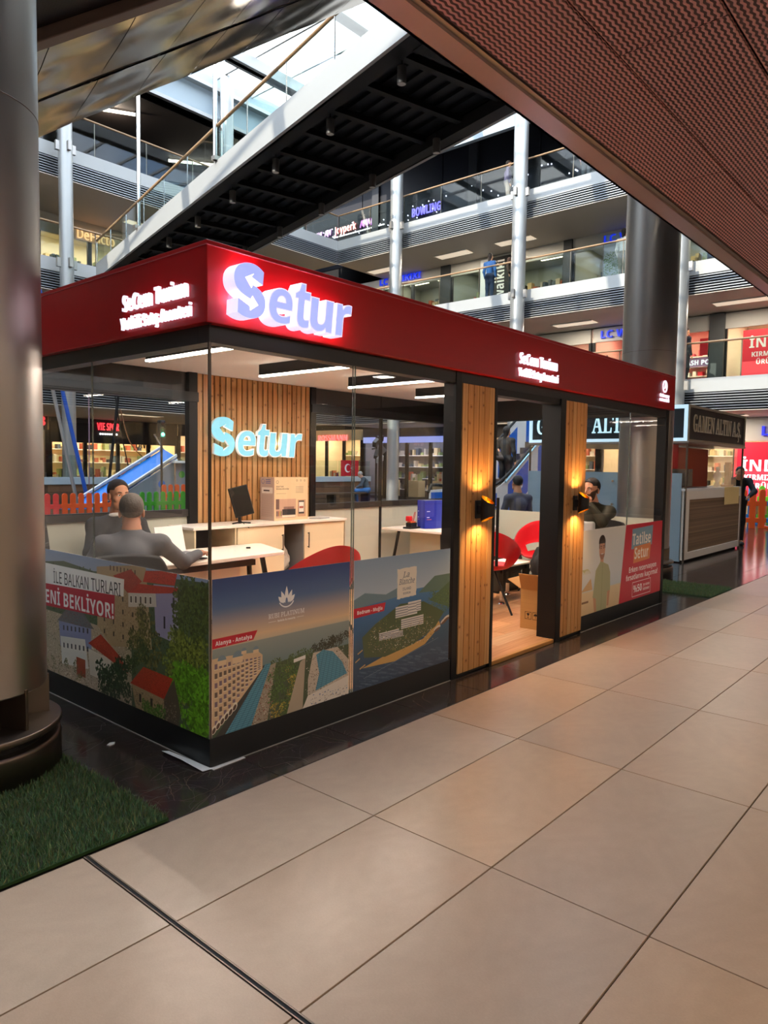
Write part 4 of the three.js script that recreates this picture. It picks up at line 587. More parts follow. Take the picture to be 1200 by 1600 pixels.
{ // printed carton
  const tex = canvas(512, 512, (x) => { x.fillStyle = '#e3c49a'; x.fillRect(0, 0, 512, 512); x.fillStyle = '#4a3a34'; x.lineWidth = 4; x.strokeStyle = '#6a5a50'; x.beginPath(); x.arc(45, 55, 17, 0, 7); x.stroke(); textFit(x, 'Smart Tank', 'bold $px sans-serif', 28, 118, 110, 26); textFit(x, 'Wireless All-in-One', 'bold $px sans-serif', 28, 146, 190, 26); x.fillStyle = '#9a8068'; for (let i = 0; i < 3; i++) { x.beginPath(); x.arc(340 + i * 60, 38, 10, 0, 7); x.stroke(); } for (let i = 0; i < 5; i++) { x.fillRect(320, 110 + i * 18, 120, 5); } x.fillRect(28, 190, 150, 4); x.fillStyle = '#c79f86'; x.fillRect(24, 258, 304, 226); x.fillStyle = '#6a4f48'; x.fillRect(24, 258, 50, 120); x.fillStyle = '#35302f'; x.fillRect(120, 380, 200, 70); x.fillStyle = '#8d6b5f'; x.fillRect(140, 350, 160, 30); for (let i = 0; i < 5; i++) { x.fillStyle = ['#222', '#334', '#a33', '#aa3', '#222'][i]; x.fillRect(34 + i * 16, 400, 10, 60); } x.fillStyle = '#e9d4bc'; x.fillRect(120, 452, 200, 24); x.fillStyle = '#c89a78'; x.fillRect(352, 270, 128, 206); x.fillStyle = '#3a3432'; x.fillRect(368, 282, 88, 160); x.fillStyle = '#e8ded2'; x.fillRect(374, 300, 76, 120); x.fillStyle = '#b05a4a'; x.fillRect(380, 350, 64, 26); });
  const side = canvas(256, 512, (x) => { x.fillStyle = '#bfa79a'; x.fillRect(0, 0, 256, 512); x.strokeStyle = '#4a5a9a'; x.lineWidth = 5; x.beginPath(); x.arc(50, 50, 26, 0, 7); x.stroke(); x.fillStyle = '#4a5a9a'; for (let i = 0; i < 3; i++) x.fillRect(100, 26 + i * 20, 90, 8); x.fillStyle = '#e6dcd2'; x.fillRect(30, 120, 196, 70); x.fillStyle = '#3a2f2c'; x.fillRect(60, 150, 110, 16); x.fillStyle = '#94807a'; for (let i = 0; i < 22; i++) x.fillRect(24, 210 + i * 12, 200, 3); });
  const t = thing('carton', 'tall printed product carton standing on the low cabinet', 'box', [2.7, F0 + 0.9, -2.72], 0.0); const top = mat('#d9bb92', 0.6);
  part('box', bx(0.46, 0.44, 0.22, 0.225, 0.22, -0.08), [top, mat('#ffffff', 0.5, 0, { map: side }), top, top, mat('#ffffff', 0.5, 0, { map: tex }), top], t); part('flap_edge', [bb(-0.004, 0.454, 0.439, 0.442, -0.085, -0.078)], mat('#b79768', 0.7), t); }
{ const t = thing('brochure_stack', 'thin stack of brochures lying at the end of the low cabinet', 'brochures', [3.32, F0 + 0.9, -2.68], 0.3); part('brochure', bb(-0.1, 0.1, 0, 0.006, -0.07, 0.07), mat('#8a8f92', 0.5), t); part('brochure', bb(-0.1, 0.09, 0.0062, 0.011, -0.06, 0.07), mat('#c8c6c0', 0.5), t); }
// desks
function desk(name, label, poly, y, legs) { const t = thing(name, label, 'desk'); const s = shp(poly.map(([a, b]) => [a, -b])); part('desktop', ext(s, 0.022, 0.003).rotateX(-Math.PI / 2).translate(0, y - 0.025, 0), M.deskTop, t); for (const [a, b, c, d] of legs) { const g = bar(V(a, y - 0.025, b), V(c, F0, d), 0.024, 4); part('leg', g, M.blackMetal, t); } return t; }
{ const t = desk('office_desk', 'white-topped desk with slanting black legs in front of the low cabinet', [[0.75, -2.5], [2.3, -2.5], [2.34, -2.46], [2.1, -1.86], [2.05, -1.82], [0.78, -1.72]], 0.75, [[2.1, -2.35, 2.18, -2.4], [1.95, -1.98, 2.06, -1.92], [0.95, -2.35, 0.86, -2.4], [0.95, -1.9, 0.86, -1.84]]); part('modesty_panel', rbb(0.95, 1.95, 0.36, 0.7, -2.3, -2.285), M.deskTop, t); part('cable_tray', bb(1.0, 1.9, 0.63, 0.68, -2.2, -2.0), M.black, t); }
{ const t = thing('laptop', 'open white laptop on the front desk, lid turned to the seated man', 'laptop', [1.28, 0.7515, -2.18], 0.25); part('base', rb(0.32, 0.016, 0.22, 0, 0.008, 0, 0.004), M.white, t); const l = part('lid', rb(0.32, 0.008, 0.22, 0, 0, -0.11, 0.003), M.white, t); l.position.set(0, 0.016, -0.1); l.rotation.x = 1.35; part('keyboard', bb(-0.13, 0.13, 0.016, 0.0172, -0.07, 0.02), M.grey, t); }
for (const [x, z, r, l] of [[1.25, -1.92, 0.3, 'black phone lying on the desk by the man in grey'], [1.98, -2.2, 0.9, 'tiny black key fob lying alone on the white desk']]) { const t = thing(x > 1.5 ? 'key_fob' : 'phone', l, x > 1.5 ? 'key' : 'phone', [x, 0.7515, z], r); if (x > 1.5) { part('body', rb(0.028, 0.012, 0.04, 0, 0.006, 0, 0.005), M.black, t); part('ring', new THREE.TorusGeometry(0.012, 0.0018, 6, 18).rotateX(Math.PI / 2).translate(0.026, 0.003, 0), M.chrome, t); } else { part('body', rb(0.07, 0.009, 0.15, 0, 0.0045, 0, 0.004), M.black, t); part('screen', bb(-0.031, 0.031, 0.009, 0.0096, -0.068, 0.068), mat('#15181d', 0.08), t); } }
{ const t = desk('office_desk', 'white-topped desk with a blue carton on it near the back corner', [[4.6, -2.9], [5.35, -2.9], [5.95, -2.1], [5.9, -2.02], [5.2, -1.9], [4.62, -1.9]], 0.75, [[4.75, -2.1, 4.66, -2.0], [5.6, -2.15, 5.7, -2.08], [4.75, -2.75, 4.66, -2.84], [5.3, -2.75, 5.4, -2.84]]); part('modesty_panel', rbb(4.9, 4.915, 0.36, 0.7, -2.7, -2.0), M.frost, t); }
{ const t = thing('carton', 'deep blue carton standing on the back-corner desk', 'box', [5.0, 0.7515, -2.42], -0.3); const tx = canvas(256, 256, (x) => { x.fillStyle = '#1c2a9a'; x.fillRect(0, 0, 256, 256); x.fillStyle = 'rgba(255,255,255,.12)'; x.fillRect(120, 0, 70, 256); x.fillStyle = '#e8e8f2'; x.fillRect(20, 96, 34, 7); x.fillRect(20, 150, 30, 7); x.fillStyle = '#c06a70'; x.fillRect(20, 170, 50, 6); }); part('box', bx(0.36, 0.34, 0.16, 0, 0.17, 0), mat('#ffffff', 0.35, 0, { map: tx }), t); part('lid_seam', bb(-0.181, 0.181, 0.3, 0.303, 0.08, 0.081), mat('#101a66', 0.4), t); }
{ const t = thing('leaflet_holder', 'upright cream leaflet board beside the blue carton', 'holder', [5.28, 0.7515, -2.3]); part('board', rbb(0, 0.07, 0, 0.33, -0.02, 0.02), M.cream, t); part('foot', rbb(-0.03, 0.1, 0, 0.012, -0.06, 0.06), M.cream, t); }
{ const t = thing('pen_holder', 'black desk tidy with red and orange pens and notes on the back-corner desk', 'pen holder', [4.74, 0.7515, -2.55]); part('cup', [rbb(-0.06, 0.06, 0, 0.07, -0.04, 0.04), bb(-0.1, 0.12, 0, 0.02, -0.05, 0.06)], M.black, t); part('note_pad', rbb(-0.05, 0.05, 0.07, 0.085, -0.03, 0.03), mat('#e0602c', 0.7), t); part('red_cube', rb(0.06, 0.06, 0.06, -0.05, 0.12, 0, 0.008), mat('#d11420', 0.4), t); for (const [a, c] of [[0.02, '#c21f30'], [0.045, '#d8d4cc'], [0.0, '#c0342c']]) part('pen', bar(V(a, 0.06, 0.01), V(a + 0.02, 0.2, 0.03), 0.004, 6), mat(c, 0.4), t); }
{ const t = thing('low_table', 'low white side table with black legs and adjustable feet by the door', 'table', [4.85, F0, -1.3]); part('tabletop', rb(0.72, 0.022, 0.36, 0, 0.41, 0, 0.006), M.deskTop, t); for (const [a, b] of [[-0.24, 0.12], [0.26, 0.12], [-0.24, -0.12], [0.3, -0.14]]) { const l = part('leg', bb(a - 0.03, a + 0.03, 0.14, 0.4, b - 0.03, b + 0.03), M.black, t); part('foot', [cy(0.024, 0.1, a, 0.09, b), cy(0.03, 0.008, a, 0.036, b), cy(0.04, 0.012, a, 0.006, b, 0.03)], M.chrome, l); } part('frame', bb(-0.3, 0.3, 0.34, 0.4, -0.13, 0.13), M.black, t); }
{ const t = thing('drawer_unit', 'dark low drawer unit behind the side table', 'cabinet', [5.35, F0, -1.72]); part('carcass', rbb(-0.25, 0.25, 0.03, 0.6, -0.2, 0.2), mat('#2c2a22', 0.6), t); for (let i = 0; i < 3; i++) { const d = part('drawer', rbb(-0.24, 0.24, 0.05 + i * 0.18, 0.22 + i * 0.18, 0.2, 0.215), mat('#34322a', 0.55), t); part('handle', bb(-0.05, 0.05, 0.15 + i * 0.18, 0.16 + i * 0.18, 0.215, 0.228), M.steelDark, d); } part('plinth', bb(-0.23, 0.23, 0, 0.03, -0.18, 0.18), M.black, t); }
// red shell chairs: a moulded tub on slim black legs
function shellChair(label, pos, turn) {
  const t = thing('shell_chair', label, 'chair', pos, turn, 'red visitor chairs in the kiosk'); const N = 72, K2 = 14, P = [], I = [];
  const rim = (a) => { // height of the rim round the tub; a = 0 is the front
    const c = (1 - Math.cos(a)) / 2; return 0.475 + 0.37 * Math.pow(Math.max(0, c - 0.18) / 0.82, 0.9) * (0.75 + 0.25 * Math.abs(Math.cos(a))); };
  const put = (r, inner) => { for (let j = 0; j <= K2; j++) for (let i = 0; i < N; i++) { const a = (i / N) * Math.PI * 2, s = j / K2, top = rim(a), rad = (0.12 + 0.18 * Math.pow(s, 0.55)) - (inner ? 0.014 : 0), y = 0.43 + (top - 0.43) * Math.pow(s, 2.2) + (inner ? 0.014 * (1 - s) : 0); const flare = 1 + 0.16 * s * Math.abs(Math.sin(a)); P.push(Math.sin(a) * rad * flare, y, Math.cos(a) * rad * (1 - 0.05 * Math.cos(a))); } };
  put(1, false); put(1, true); const B = (K2 + 1) * N;
  const cut = (a, s) => { const c = Math.cos(a); return c < -0.72 && s > 0.42 && s < 0.66; }; // the opening under the back
  for (let j = 0; j < K2; j++) for (let i = 0; i < N; i++) { const a = ((i + 0.5) / N) * Math.PI * 2, s = (j + 0.5) / K2; const q = [j * N + i, j * N + (i + 1) % N, (j + 1) * N + (i + 1) % N, (j + 1) * N + i]; if (cut(a, s)) { for (const [e, f, on] of [[0, 1, !cut(a, s - 1 / K2)], [2, 3, !cut(a, s + 1 / K2)], [3, 0, !cut(a - 6.2832 / N, s)], [1, 2, !cut(a + 6.2832 / N, s)]]) if (on) I.push(q[f], q[e], q[e] + B, q[f], q[e] + B, q[f] + B); continue; } I.push(q[0], q[1], q[2], q[0], q[2], q[3], B + q[0], B + q[2], B + q[1], B + q[0], B + q[3], B + q[2]); }
  for (let i = 0; i < N; i++) { const a = K2 * N + i, b = K2 * N + (i + 1) % N; I.push(a, b, b + B, a, b + B, a + B); }
  const c0 = P.length / 3; P.push(0, 0.43, 0, 0, 0.444, 0); for (let i = 0; i < N; i++) { I.push(c0, (i + 1) % N, i, c0 + 1, B + i, B + (i + 1) % N); }
  const g = new THREE.BufferGeometry(); g.setAttribute('position', new THREE.BufferAttribute(new Float32Array(P), 3)); g.setIndex(I); g.computeVertexNormals();
  part('shell', g, mat('#c80b1e', 0.4, 0, { side: THREE.DoubleSide, sheen: 0.3, sheenColor: C('#ff5050') }), t);
  part('seat_frame', cy(0.1, 0.02, 0, 0.42, 0, 0.1, 24), M.black, t); for (const [a, b] of [[1, 1], [1, -1], [-1, 1], [-1, -1]]) part('leg', bar(V(a * 0.08, 0.415, b * 0.08), V(a * 0.25, 0.0, b * 0.25), 0.011), M.black, t);
  return t;
}
shellChair('red moulded tub chair at the front desk, behind the resort poster', [2.02, F0, -1.32], 2.9);
shellChair('red moulded tub chair facing the door, behind the low side table', [5.42, F0, -1.12], -0.9);
shellChair('red moulded tub chair half hidden by the door handle', [4.2, F0 + 0.0, -1.12], 2.2);
// black mesh office chairs
function officeChair(label, pos, turn, seat = M.cloth, tall = 1) {
  const t = thing('office_chair', label, 'chair', pos, turn, 'black office chairs in the kiosk');
  part('seat', rb(0.5, 0.09, 0.48, 0, 0.47, 0, 0.04, 3), seat, t);
  const s = new THREE.Shape(); s.moveTo(-0.2, 0); s.lineTo(0.2, 0); s.bezierCurveTo(0.27, 0.2, 0.27, 0.45, 0.2, 0.6); s.bezierCurveTo(0.12, 0.66, -0.12, 0.66, -0.2, 0.6); s.bezierCurveTo(-0.27, 0.45, -0.27, 0.2, -0.2, 0);
  const b = part('backrest', ext(s, 0.04, 0.012), M.cloth, t); b.position.set(0, 0.58, -0.27); b.rotation.x = -0.12; b.scale.y = tall; part('lumbar_ribs', [0.12, 0.24, 0.36, 0.48].map((y) => rb(0.4, 0.03, 0.02, 0, y, 0.056, 0.008)), mat('#3b3630', 0.8), b, true);
  part('spine', bar(V(0, 0.42, -0.18), V(0, 0.75, -0.3), 0.022), M.black, t); part('gas_lift', cy(0.028, 0.32, 0, 0.28), M.black, t); part('hub', cy(0.05, 0.06, 0, 0.1), M.black, t);
  for (const x of [-0.29, 0.29]) part('armrest', [rb(0.06, 0.03, 0.26, x, 0.68, 0, 0.012), tube([V(x, 0.67, 0.02), V(x, 0.55, 0.02), V(x * 0.8, 0.46, 0)], 0.015, 8)], M.black, t);
  for (let i = 0; i < 5; i++) { const a = i * 1.2566, g = part('base_arm', bar(V(0, 0.1, 0), V(Math.sin(a) * 0.29, 0.07, Math.cos(a) * 0.29), 0.018, 8), M.black, t); part('caster', sph(0.028, Math.sin(a) * 0.29, 0.028, Math.cos(a) * 0.29), M.rubber, g); }
  return t;
}
officeChair('black office chair behind the back-corner desk with the blue carton', [5.62, F0, -2.72], -1.9, mat('#5d6062', 0.7));
officeChair('black office chair at the end of the front desk, behind the old town poster', [0.52, F0, -2.45], 0.9);
officeChair('black office chair under the bearded man', [5.35, F0, -0.5], -1.6, M.cloth, 0.5);
officeChair('black office chair under the man in the grey jacket', [0.47, F0, -1.62], Math.PI - 0.5, M.cloth, 0.45);
{ // black coat hung over the bearded man's chair
  const g = new THREE.SphereGeometry(1, 40, 28), q = g.attributes.position; for (let i = 0; i < q.count; i++) { const x = q.getX(i), y = q.getY(i), z = q.getZ(i), k = 1 + 0.12 * n3(x * 2.2, y * 1.6, z * 2.2) + 0.05 * n3(x * 6, y * 2, z * 6); q.setXYZ(i, x * 0.2 * k * (1.1 - y * 0.15), y * 0.27 * k, z * 0.25 * k); } g.computeVertexNormals();
  solo('coat', g.translate(4.72, F0 + 0.43, -0.62), mat('#0b0b0d', 0.75, 0, { sheen: 0.4, sheenColor: C('#333338') }), 'black padded coat bundled on the chair by the door', 'coat'); }
{ // open cardboard carton inside the door
  const tex = canvas(512, 512, (x) => { x.fillStyle = '#b98a50'; x.fillRect(0, 0, 512, 512); for (let i = 0; i < 200; i++) { x.fillStyle = `rgba(90,60,28,${rr(0.02, 0.06)})`; x.fillRect(0, rr(0, 512), 512, rr(1, 4)); } x.strokeStyle = x.fillStyle = '#2a1c10'; x.lineWidth = 6; for (let i = 0; i < 3; i++) { const a = 70 + i * 112; x.strokeRect(a, 290, 92, 92); x.beginPath(); if (i === 0) { x.moveTo(a + 24, 306); x.lineTo(a + 68, 306); x.quadraticCurveTo(a + 62, 336, a + 46, 340); x.quadraticCurveTo(a + 30, 336, a + 24, 306); x.fill(); x.fillRect(a + 43, 340, 6, 24); x.fillRect(a + 32, 362, 28, 6); } else if (i === 1) { x.arc(a + 46, 336, 30, Math.PI, 0); x.fill(); x.fillRect(a + 43, 330, 6, 36); } else { x.fillRect(a + 26, 310, 12, 50); x.fillRect(a + 54, 310, 12, 50); x.moveTo(a + 18, 324); x.lineTo(a + 32, 300); x.lineTo(a + 46, 324); x.fill(); } } });
  const t = thing('cardboard_box', 'open brown cardboard box with handling symbols on the floor inside the door', 'box', [3.915, F0, -0.28], -1.5), m = mat('#ffffff', 0.85, 0, { map: tex }), w = 0.34, d = 0.34, h = 0.36;
  part('front_panel', bx(w, h, 0.006, 0, h / 2, d / 2), m, t); part('back_panel', bx(w, h, 0.006, 0, h / 2, -d / 2), M.cardboard, t); part('side_panel', bx(0.006, h, d, -w / 2, h / 2, 0), M.cardboard, t); part('side_panel', bx(0.006, h, d, w / 2, h / 2, 0), M.cardboard, t); part('bottom_panel', bx(w, 0.006, d, 0, 0.003, 0), M.cardboard, t);
  const fl = (sx, sz, px, pz, rx, rz) => { const f = part('flap', bx(sx, 0.005, sz, 0, 0, 0).translate(px ? px * sx / 2 : 0, 0, pz ? pz * sz / 2 : 0), M.cardboard, t); f.position.set(px * w / 2, h, pz * d / 2); f.rotation.set(rx, 0, rz); };
  fl(w, 0.16, 0, 1, -1.2, 0); fl(w, 0.16, 0, -1, 0.6, 0); fl(0.1, d, 1, 0, 0, 1.45); fl(0.16, d, -1, 0, 0, -0.5);
}
// ---------------------------------------------------------------- gold counter beyond the kiosk
{
  const t = thing('gold_counter', 'small jewellery counter kiosk with dark sign boxes and a striped wood front panel', 'kiosk', [9.85, 0, -1.02]);
  const W = 3.2, D = 2.85;
  part('counter_body', [rbb(0, W, 0.04, 1.16, -0.6, -0.03), rbb(0.02, 0.6, 0.04, 1.16, -D, -0.6)], mat('#dcd3c6', 0.6), t); part('plinth', bb(0.03, W - 0.03, 0, 0.04, -D + 0.02, -0.06), M.dark, t);
  part('countertop', rbb(-0.01, W + 0.01, 1.16, 1.2, -0.62, 0.0, 0.004, 2), M.white, t);
  part('front_frame', [rbb(0, W, 0.04, 0.16, -0.03, 0), rbb(0, 0.22, 0.16, 1.16, -0.03, 0), rbb(W - 0.06, W, 0.16, 1.16, -0.03, 0), rbb(0.22, W - 0.06, 1.02, 1.16, -0.03, 0)], mat('#e9e2d8', 0.5), t);
  const wt = canvas(512, 512, (x) => { x.fillStyle = '#80684f'; x.fillRect(0, 0, 512, 512); for (let i = 0; i < 60; i++) { x.fillStyle = ['rgba(150,126,98,.5)', 'rgba(96,76,56,.5)', 'rgba(120,98,74,.5)'][i % 3]; x.fillRect(0, rr(0, 512), 512, rr(2, 26)); } });
  part('front_panel', bb(0.22, W - 0.06, 0.16, 1.02, -0.03, -0.012), mat('#ffffff', 0.55, 0, { map: wt }), t);
  const P = (w, h, x, y, z, ry, m, n = 'glass_pane') => { const p = shade(new THREE.Mesh(new THREE.PlaneGeometry(w, h), m)); p.name = n; p.position.set(x, y, z); p.rotation.y = ry; t.add(p); };
  P(W - 0.35, 0.76, W / 2 - 0.17, 1.58, -0.01, 0, M.glass); P(D, 0.5, -0.005, 1.7, -D / 2, -Math.PI / 2, M.glass); part('frosted_panel', bb(-0.012, -0.004, 0.02, 1.45, -D, -0.06), M.paleFrost, t); P(1.5, 0.76, 0.9, 1.58, -D, 0, M.glass);
  part('pale_side', bb(0.0, 0.01, 0.02, 1.16, -D, -0.05), M.pale, t);
  for (const [a, b] of [[0, -0.02], [W - 0.03, -0.02], [0, -D], [W - 0.03, -D]]) part('post', rbb(a, a + 0.03, 0.0, 1.96, b, b + 0.03), M.steelDark, t);
  for (const y of [0.2, 0.9, 1.3]) part('glass_knob', [cy(0.02, 0.05, 0, 0, 0).rotateZ(Math.PI / 2).translate(-0.03, y, -0.5), cy(0.02, 0.05, 0, 0, 0).rotateZ(Math.PI / 2).translate(-0.03, y, -1.2)], M.chrome, t);
  part('back_display', rbb(0.5, 2.6, 1.2, 1.9, -0.5, -0.46), mat('#b9543a', 0.6), t); part('poster_panel', bb(0.25, 0.6, 1.25, 1.95, -0.36, -0.34), mat('#c8202c', 0.5), t); part('screen', bb(0.1, 1.25, 1.22, 1.52, -0.32, -0.3), mat('#3f4c52', 0.2), t); part('bust', lathe([[0, 0], [0.07, 0], [0.03, 0.08], [0.08, 0.2], [0.03, 0.3], [0.035, 0.36], [0, 0.38]], 20).translate(2.5, 1.2, -0.25), M.white, t);
  part('yellow_notice', bb(2.1, 3.02, 0.88, 1.2, 0.001, 0.006), mat('#f6dc96', 0.5), t); part('gold_stand', [rbb(2.55, 2.85, 1.2, 1.24, -0.2, -0.05), rbb(2.62, 2.78, 1.24, 1.66, -0.16, -0.08)], mat('#a8742a', 0.35, 0.6), t);
  // sign boxes
  part('sign_canopy', rbb(-0.03, W + 0.03, 1.93, 1.97, -D, 0.03), M.steel, t);
  const f = new THREE.Group(); f.name = 'front_sign'; t.add(f); part('board', rbb(0.0, W, 1.97, 2.54, -0.08, 0.0), mat('#2a2523', 0.55), f); part('border', [bb(-0.02, W + 0.02, 2.51, 2.55, 0, 0.02), bb(-0.02, W + 0.02, 1.96, 2.0, 0, 0.02), bb(-0.02, 0.02, 2.0, 2.51, 0, 0.02), bb(W - 0.02, W + 0.02, 2.0, 2.51, 0, 0.02)], mat('#9a8d78', 0.5, 0.2), f);
  letters('GAMEN ALTIN A.Ş.', 'serif_bold', 0.28, 0.012, mat('#b9ab94', 0.5), f, { x: 0.22, y: 2.13, z: 0.0, width: 2.75 });
  const s = new THREE.Group(); s.name = 'side_light_sign'; s.position.set(0, 0, -D); s.rotation.y = -Math.PI / 2; t.add(s);
  part('board', rbb(0, D, 1.97, 2.54, -0.08, 0), mat('#232a2e', 0.5), s); part('light_border', [bb(0, D, 2.49, 2.55, 0, 0.02), bb(0, D, 1.96, 2.02, 0, 0.02), bb(0, 0.06, 2.02, 2.49, 0, 0.02), bb(D - 0.06, D, 2.02, 2.49, 0, 0.02)], glow('#9fd2ea', 0.4), s);
  letters('GAMEN ALTIN A.Ş.', 'serif_bold', 0.3, 0.012, glow('#a8e4f4', 0.45), s, { x: 0.14, y: 2.12, width: D - 0.35 });
  part('spot', sph(0.05, D - 0.3, 2.15, 0.03), glow('#d8f2ff', 1.5), s);
}
// ---------------------------------------------------------------- play corner: picket fences, slide, toy traffic light
const FC = { red: mat('#d9433c', 0.45), orange: mat('#e2571e', 0.45), green: mat('#3f9a26', 0.45), blue: mat('#1b84c4', 0.45), lime: mat('#66b52a', 0.45) };
function fence(color, label, pos, turn, n, h = 0.8) {
  const t = thing('picket_fence', label, 'fence', pos, turn), s = new THREE.Shape(), w = 0.128; s.moveTo(-w / 2 + 0.01, 0); s.lineTo(w / 2 - 0.01, 0); s.lineTo(w / 2 - 0.01, h - 0.07); s.absarc(0, h - 0.07, w / 2 - 0.01, 0, Math.PI); s.lineTo(-w / 2 + 0.01, 0);
  const g = ext(s, 0.03, 0.006);
  for (let i = 0; i < n; i++) { const p = part('picket', g, FC[color], t); p.position.x = (i + 0.5) * 0.19; }
  for (const y of [0.16, h - 0.3]) part('rail', rb(n * 0.19, 0.1, 0.04, n * 0.095, y, 0.015, 0.012), FC[color], t);
  part('foot', [rb(0.05, 0.05, 0.3, 0.02, 0.025, 0.01), rb(0.05, 0.05, 0.3, n * 0.19 - 0.02, 0.025, 0.01)], FC[color], t);
  return t;
}
fence('red', 'red plastic picket fence panel seen past the office chair', [4.72, 0, -13], 0, 3);
fence('orange', 'orange plastic picket fence panel behind the two seated men', [5.32, 0, -13.05], 0, 8);
fence('green', 'green plastic picket fence panel beside the slide', [7.2, 0, -13], 0, 7);
fence('orange', 'orange plastic picket fence panel behind the green one', [8.05, 0, -13.4], 0, 5, 0.96);
fence('orange', 'orange plastic picket fence panel standing beyond the gold counter', [18.38, 0, -2.47], -0.86, 3).scale.setScalar(1.3);
fence('blue', 'blue plastic picket fence panel joined to the orange one beyond the gold counter', [18.88, 0, -1.9], -0.86, 4).scale.setScalar(1.3);
fence('blue', 'blue plastic picket fence panel in the row before the red sale sign', [19.85, 0, -3.1], -0.86, 3, 0.85).scale.setScalar(1.3);
fence('lime', 'lime green plastic picket fence panel in the row before the red sale sign', [20.36, 0, -2.5], -0.86, 4, 0.85).scale.setScalar(1.3);
fence('orange', 'short orange picket fence panel set endwise beyond the gold counter', [18.36, 0, -2.55], 0.5, 3).scale.setScalar(1.3);
{
  const t = thing('play_slide', 'blue and white playground slide rising beside the green fence', 'slide', [6.35, 0, -13.9]); const a = V(0, 0.42, 0), b = V(2.3, 1.75, 0), d = b.clone().sub(a), L0 = d.length(), ang = Math.atan2(d.y, d.x);
  const g = new THREE.Group(); g.name = 'chute'; g.position.copy(a); g.rotation.set(0.5, 0, ang, 'ZYX'); t.add(g);
  part('bed', rb(L0, 0.05, 0.5, L0 / 2, 0, 0), mat('#1878d2', 0.35), g); for (const z of [-0.27, 0.27]) { part('side_rail', rb(L0, 0.09, 0.05, L0 / 2, 0.09, z, 0.02), M.white, g); part('side_rail', rb(L0, 0.05, 0.04, L0 / 2, -0.06, z, 0.015), mat('#cfe2ee', 0.4), g); }
  part('runout', rb(0.6, 0.05, 0.5, -0.28, 0.4, 0), mat('#1878d2', 0.35), t);
  part('side_panel', ext(shp([[0.1, 0.3], [2.3, 1.55], [2.9, 1.55], [2.9, 0], [0.3, 0]]), 0.04).translate(0, 0, 0.2), mat('#8a929a', 0.6), t);
  for (const [x, y, r, c] of [[1.9, 0.95, 0.1, '#2c6fd0'], [2.5, 1.2, 0.09, '#4a9a3a'], [2.65, 0.7, 0.08, '#c8503c']]) part('decal', cy(r, 0.006, 0, 0, 0, r, 20).rotateX(Math.PI / 2).translate(x, y, 0.244), mat(c, 0.6), t);
  part('platform', rbb(2.2, 3.1, 1.5, 1.56, -0.4, 0.4), M.white, t); part('post', [cy(0.03, 2.3, 2.25, 1.15, -0.35), cy(0.03, 2.3, 3.05, 1.15, -0.35), cy(0.03, 1.5, 2.25, 0.75, 0.3), cy(0.03, 1.5, 3.05, 0.75, 0.3)], M.chrome, t);
  part('arm', bar(V(2.4, 1.75, -0.35), V(2.05, 2.25, -0.35), 0.02), M.chrome, t);
}
{ const t = thing('traffic_light', 'toy traffic light with a green lamp lit, standing behind the slide', 'traffic light', [8.15, 0, -13.5]); part('pole', cy(0.03, 2.2, 0, 1.1), M.black, t); part('housing', rb(0.17, 0.46, 0.14, 0, 2.35, 0, 0.03), M.black, t); for (const [y, c, k] of [[2.5, '#3a1010', 0], [2.36, '#3a3010', 0], [2.22, '#18e0a0', 2.2]]) part('lamp', sph(0.05, 0, y, 0.07, 1, 1, 0.4), k ? glow(c, k) : mat(c, 0.4), t); const p = new THREE.PointLight(C('#30e0a8'), 0.15); p.position.set(0, 2.22, 0.16); p.castShadow = true; t.add(p); }
// ---------------------------------------------------------------- low timber wall with glass on top, bench in front
{
  const s = structure('wall_parapet', [3, 0, -17]); const W = 17; 
  part('core', bb(0, W, 0, 0.86, -0.2, 0), M.dark, s);
  const bm = [mat('#5c4330', 0.6), mat('#6d4e36', 0.6), mat('#4f3a2a', 0.6)];
  for (let j = 0; j < 4; j++) for (let i = 0; i < 9; i++) part('plank', rbb(i * 1.9 + 0.004, Math.min(W, i * 1.9 + 1.896), 0.02 + j * 0.21, 0.222 + j * 0.21, 0, 0.02), bm[(i * 2 + j) % 3], s);
  part('cap', rbb(0, W, 0.86, 1.06, -0.24, 0.05), M.pale, s);
  const r = thing('balustrade', 'glass balustrade standing on the low timber wall behind the play corner', 'balustrade', [3, 0, -17.1]); for (let i = 0; i < 9; i++) { const a = shade(new THREE.Mesh(new THREE.PlaneGeometry(1.87, 0.62), M.glassGreen)); a.name = 'pane'; a.position.set(i * 1.9 + 0.95, 1.37, 0); r.add(a); part('clamp', bb(i * 1.9 - 0.02, i * 1.9 + 0.02, 1.06, 1.2, -0.02, 0.02), M.chrome, r); }
  const b = thing('bench', 'long dark timber bench along the low wall', 'bench', [13, 0, -16.4]); part('seat', rbb(0, 6.6, 0.4, 0.46, -0.25, 0.25), mat('#4a3a2e', 0.6), b); for (let i = 0; i < 4; i++) part('leg', rbb(0.3 + i * 1.9, 0.42 + i * 1.9, 0, 0.4, -0.2, 0.2), M.black, b);
}
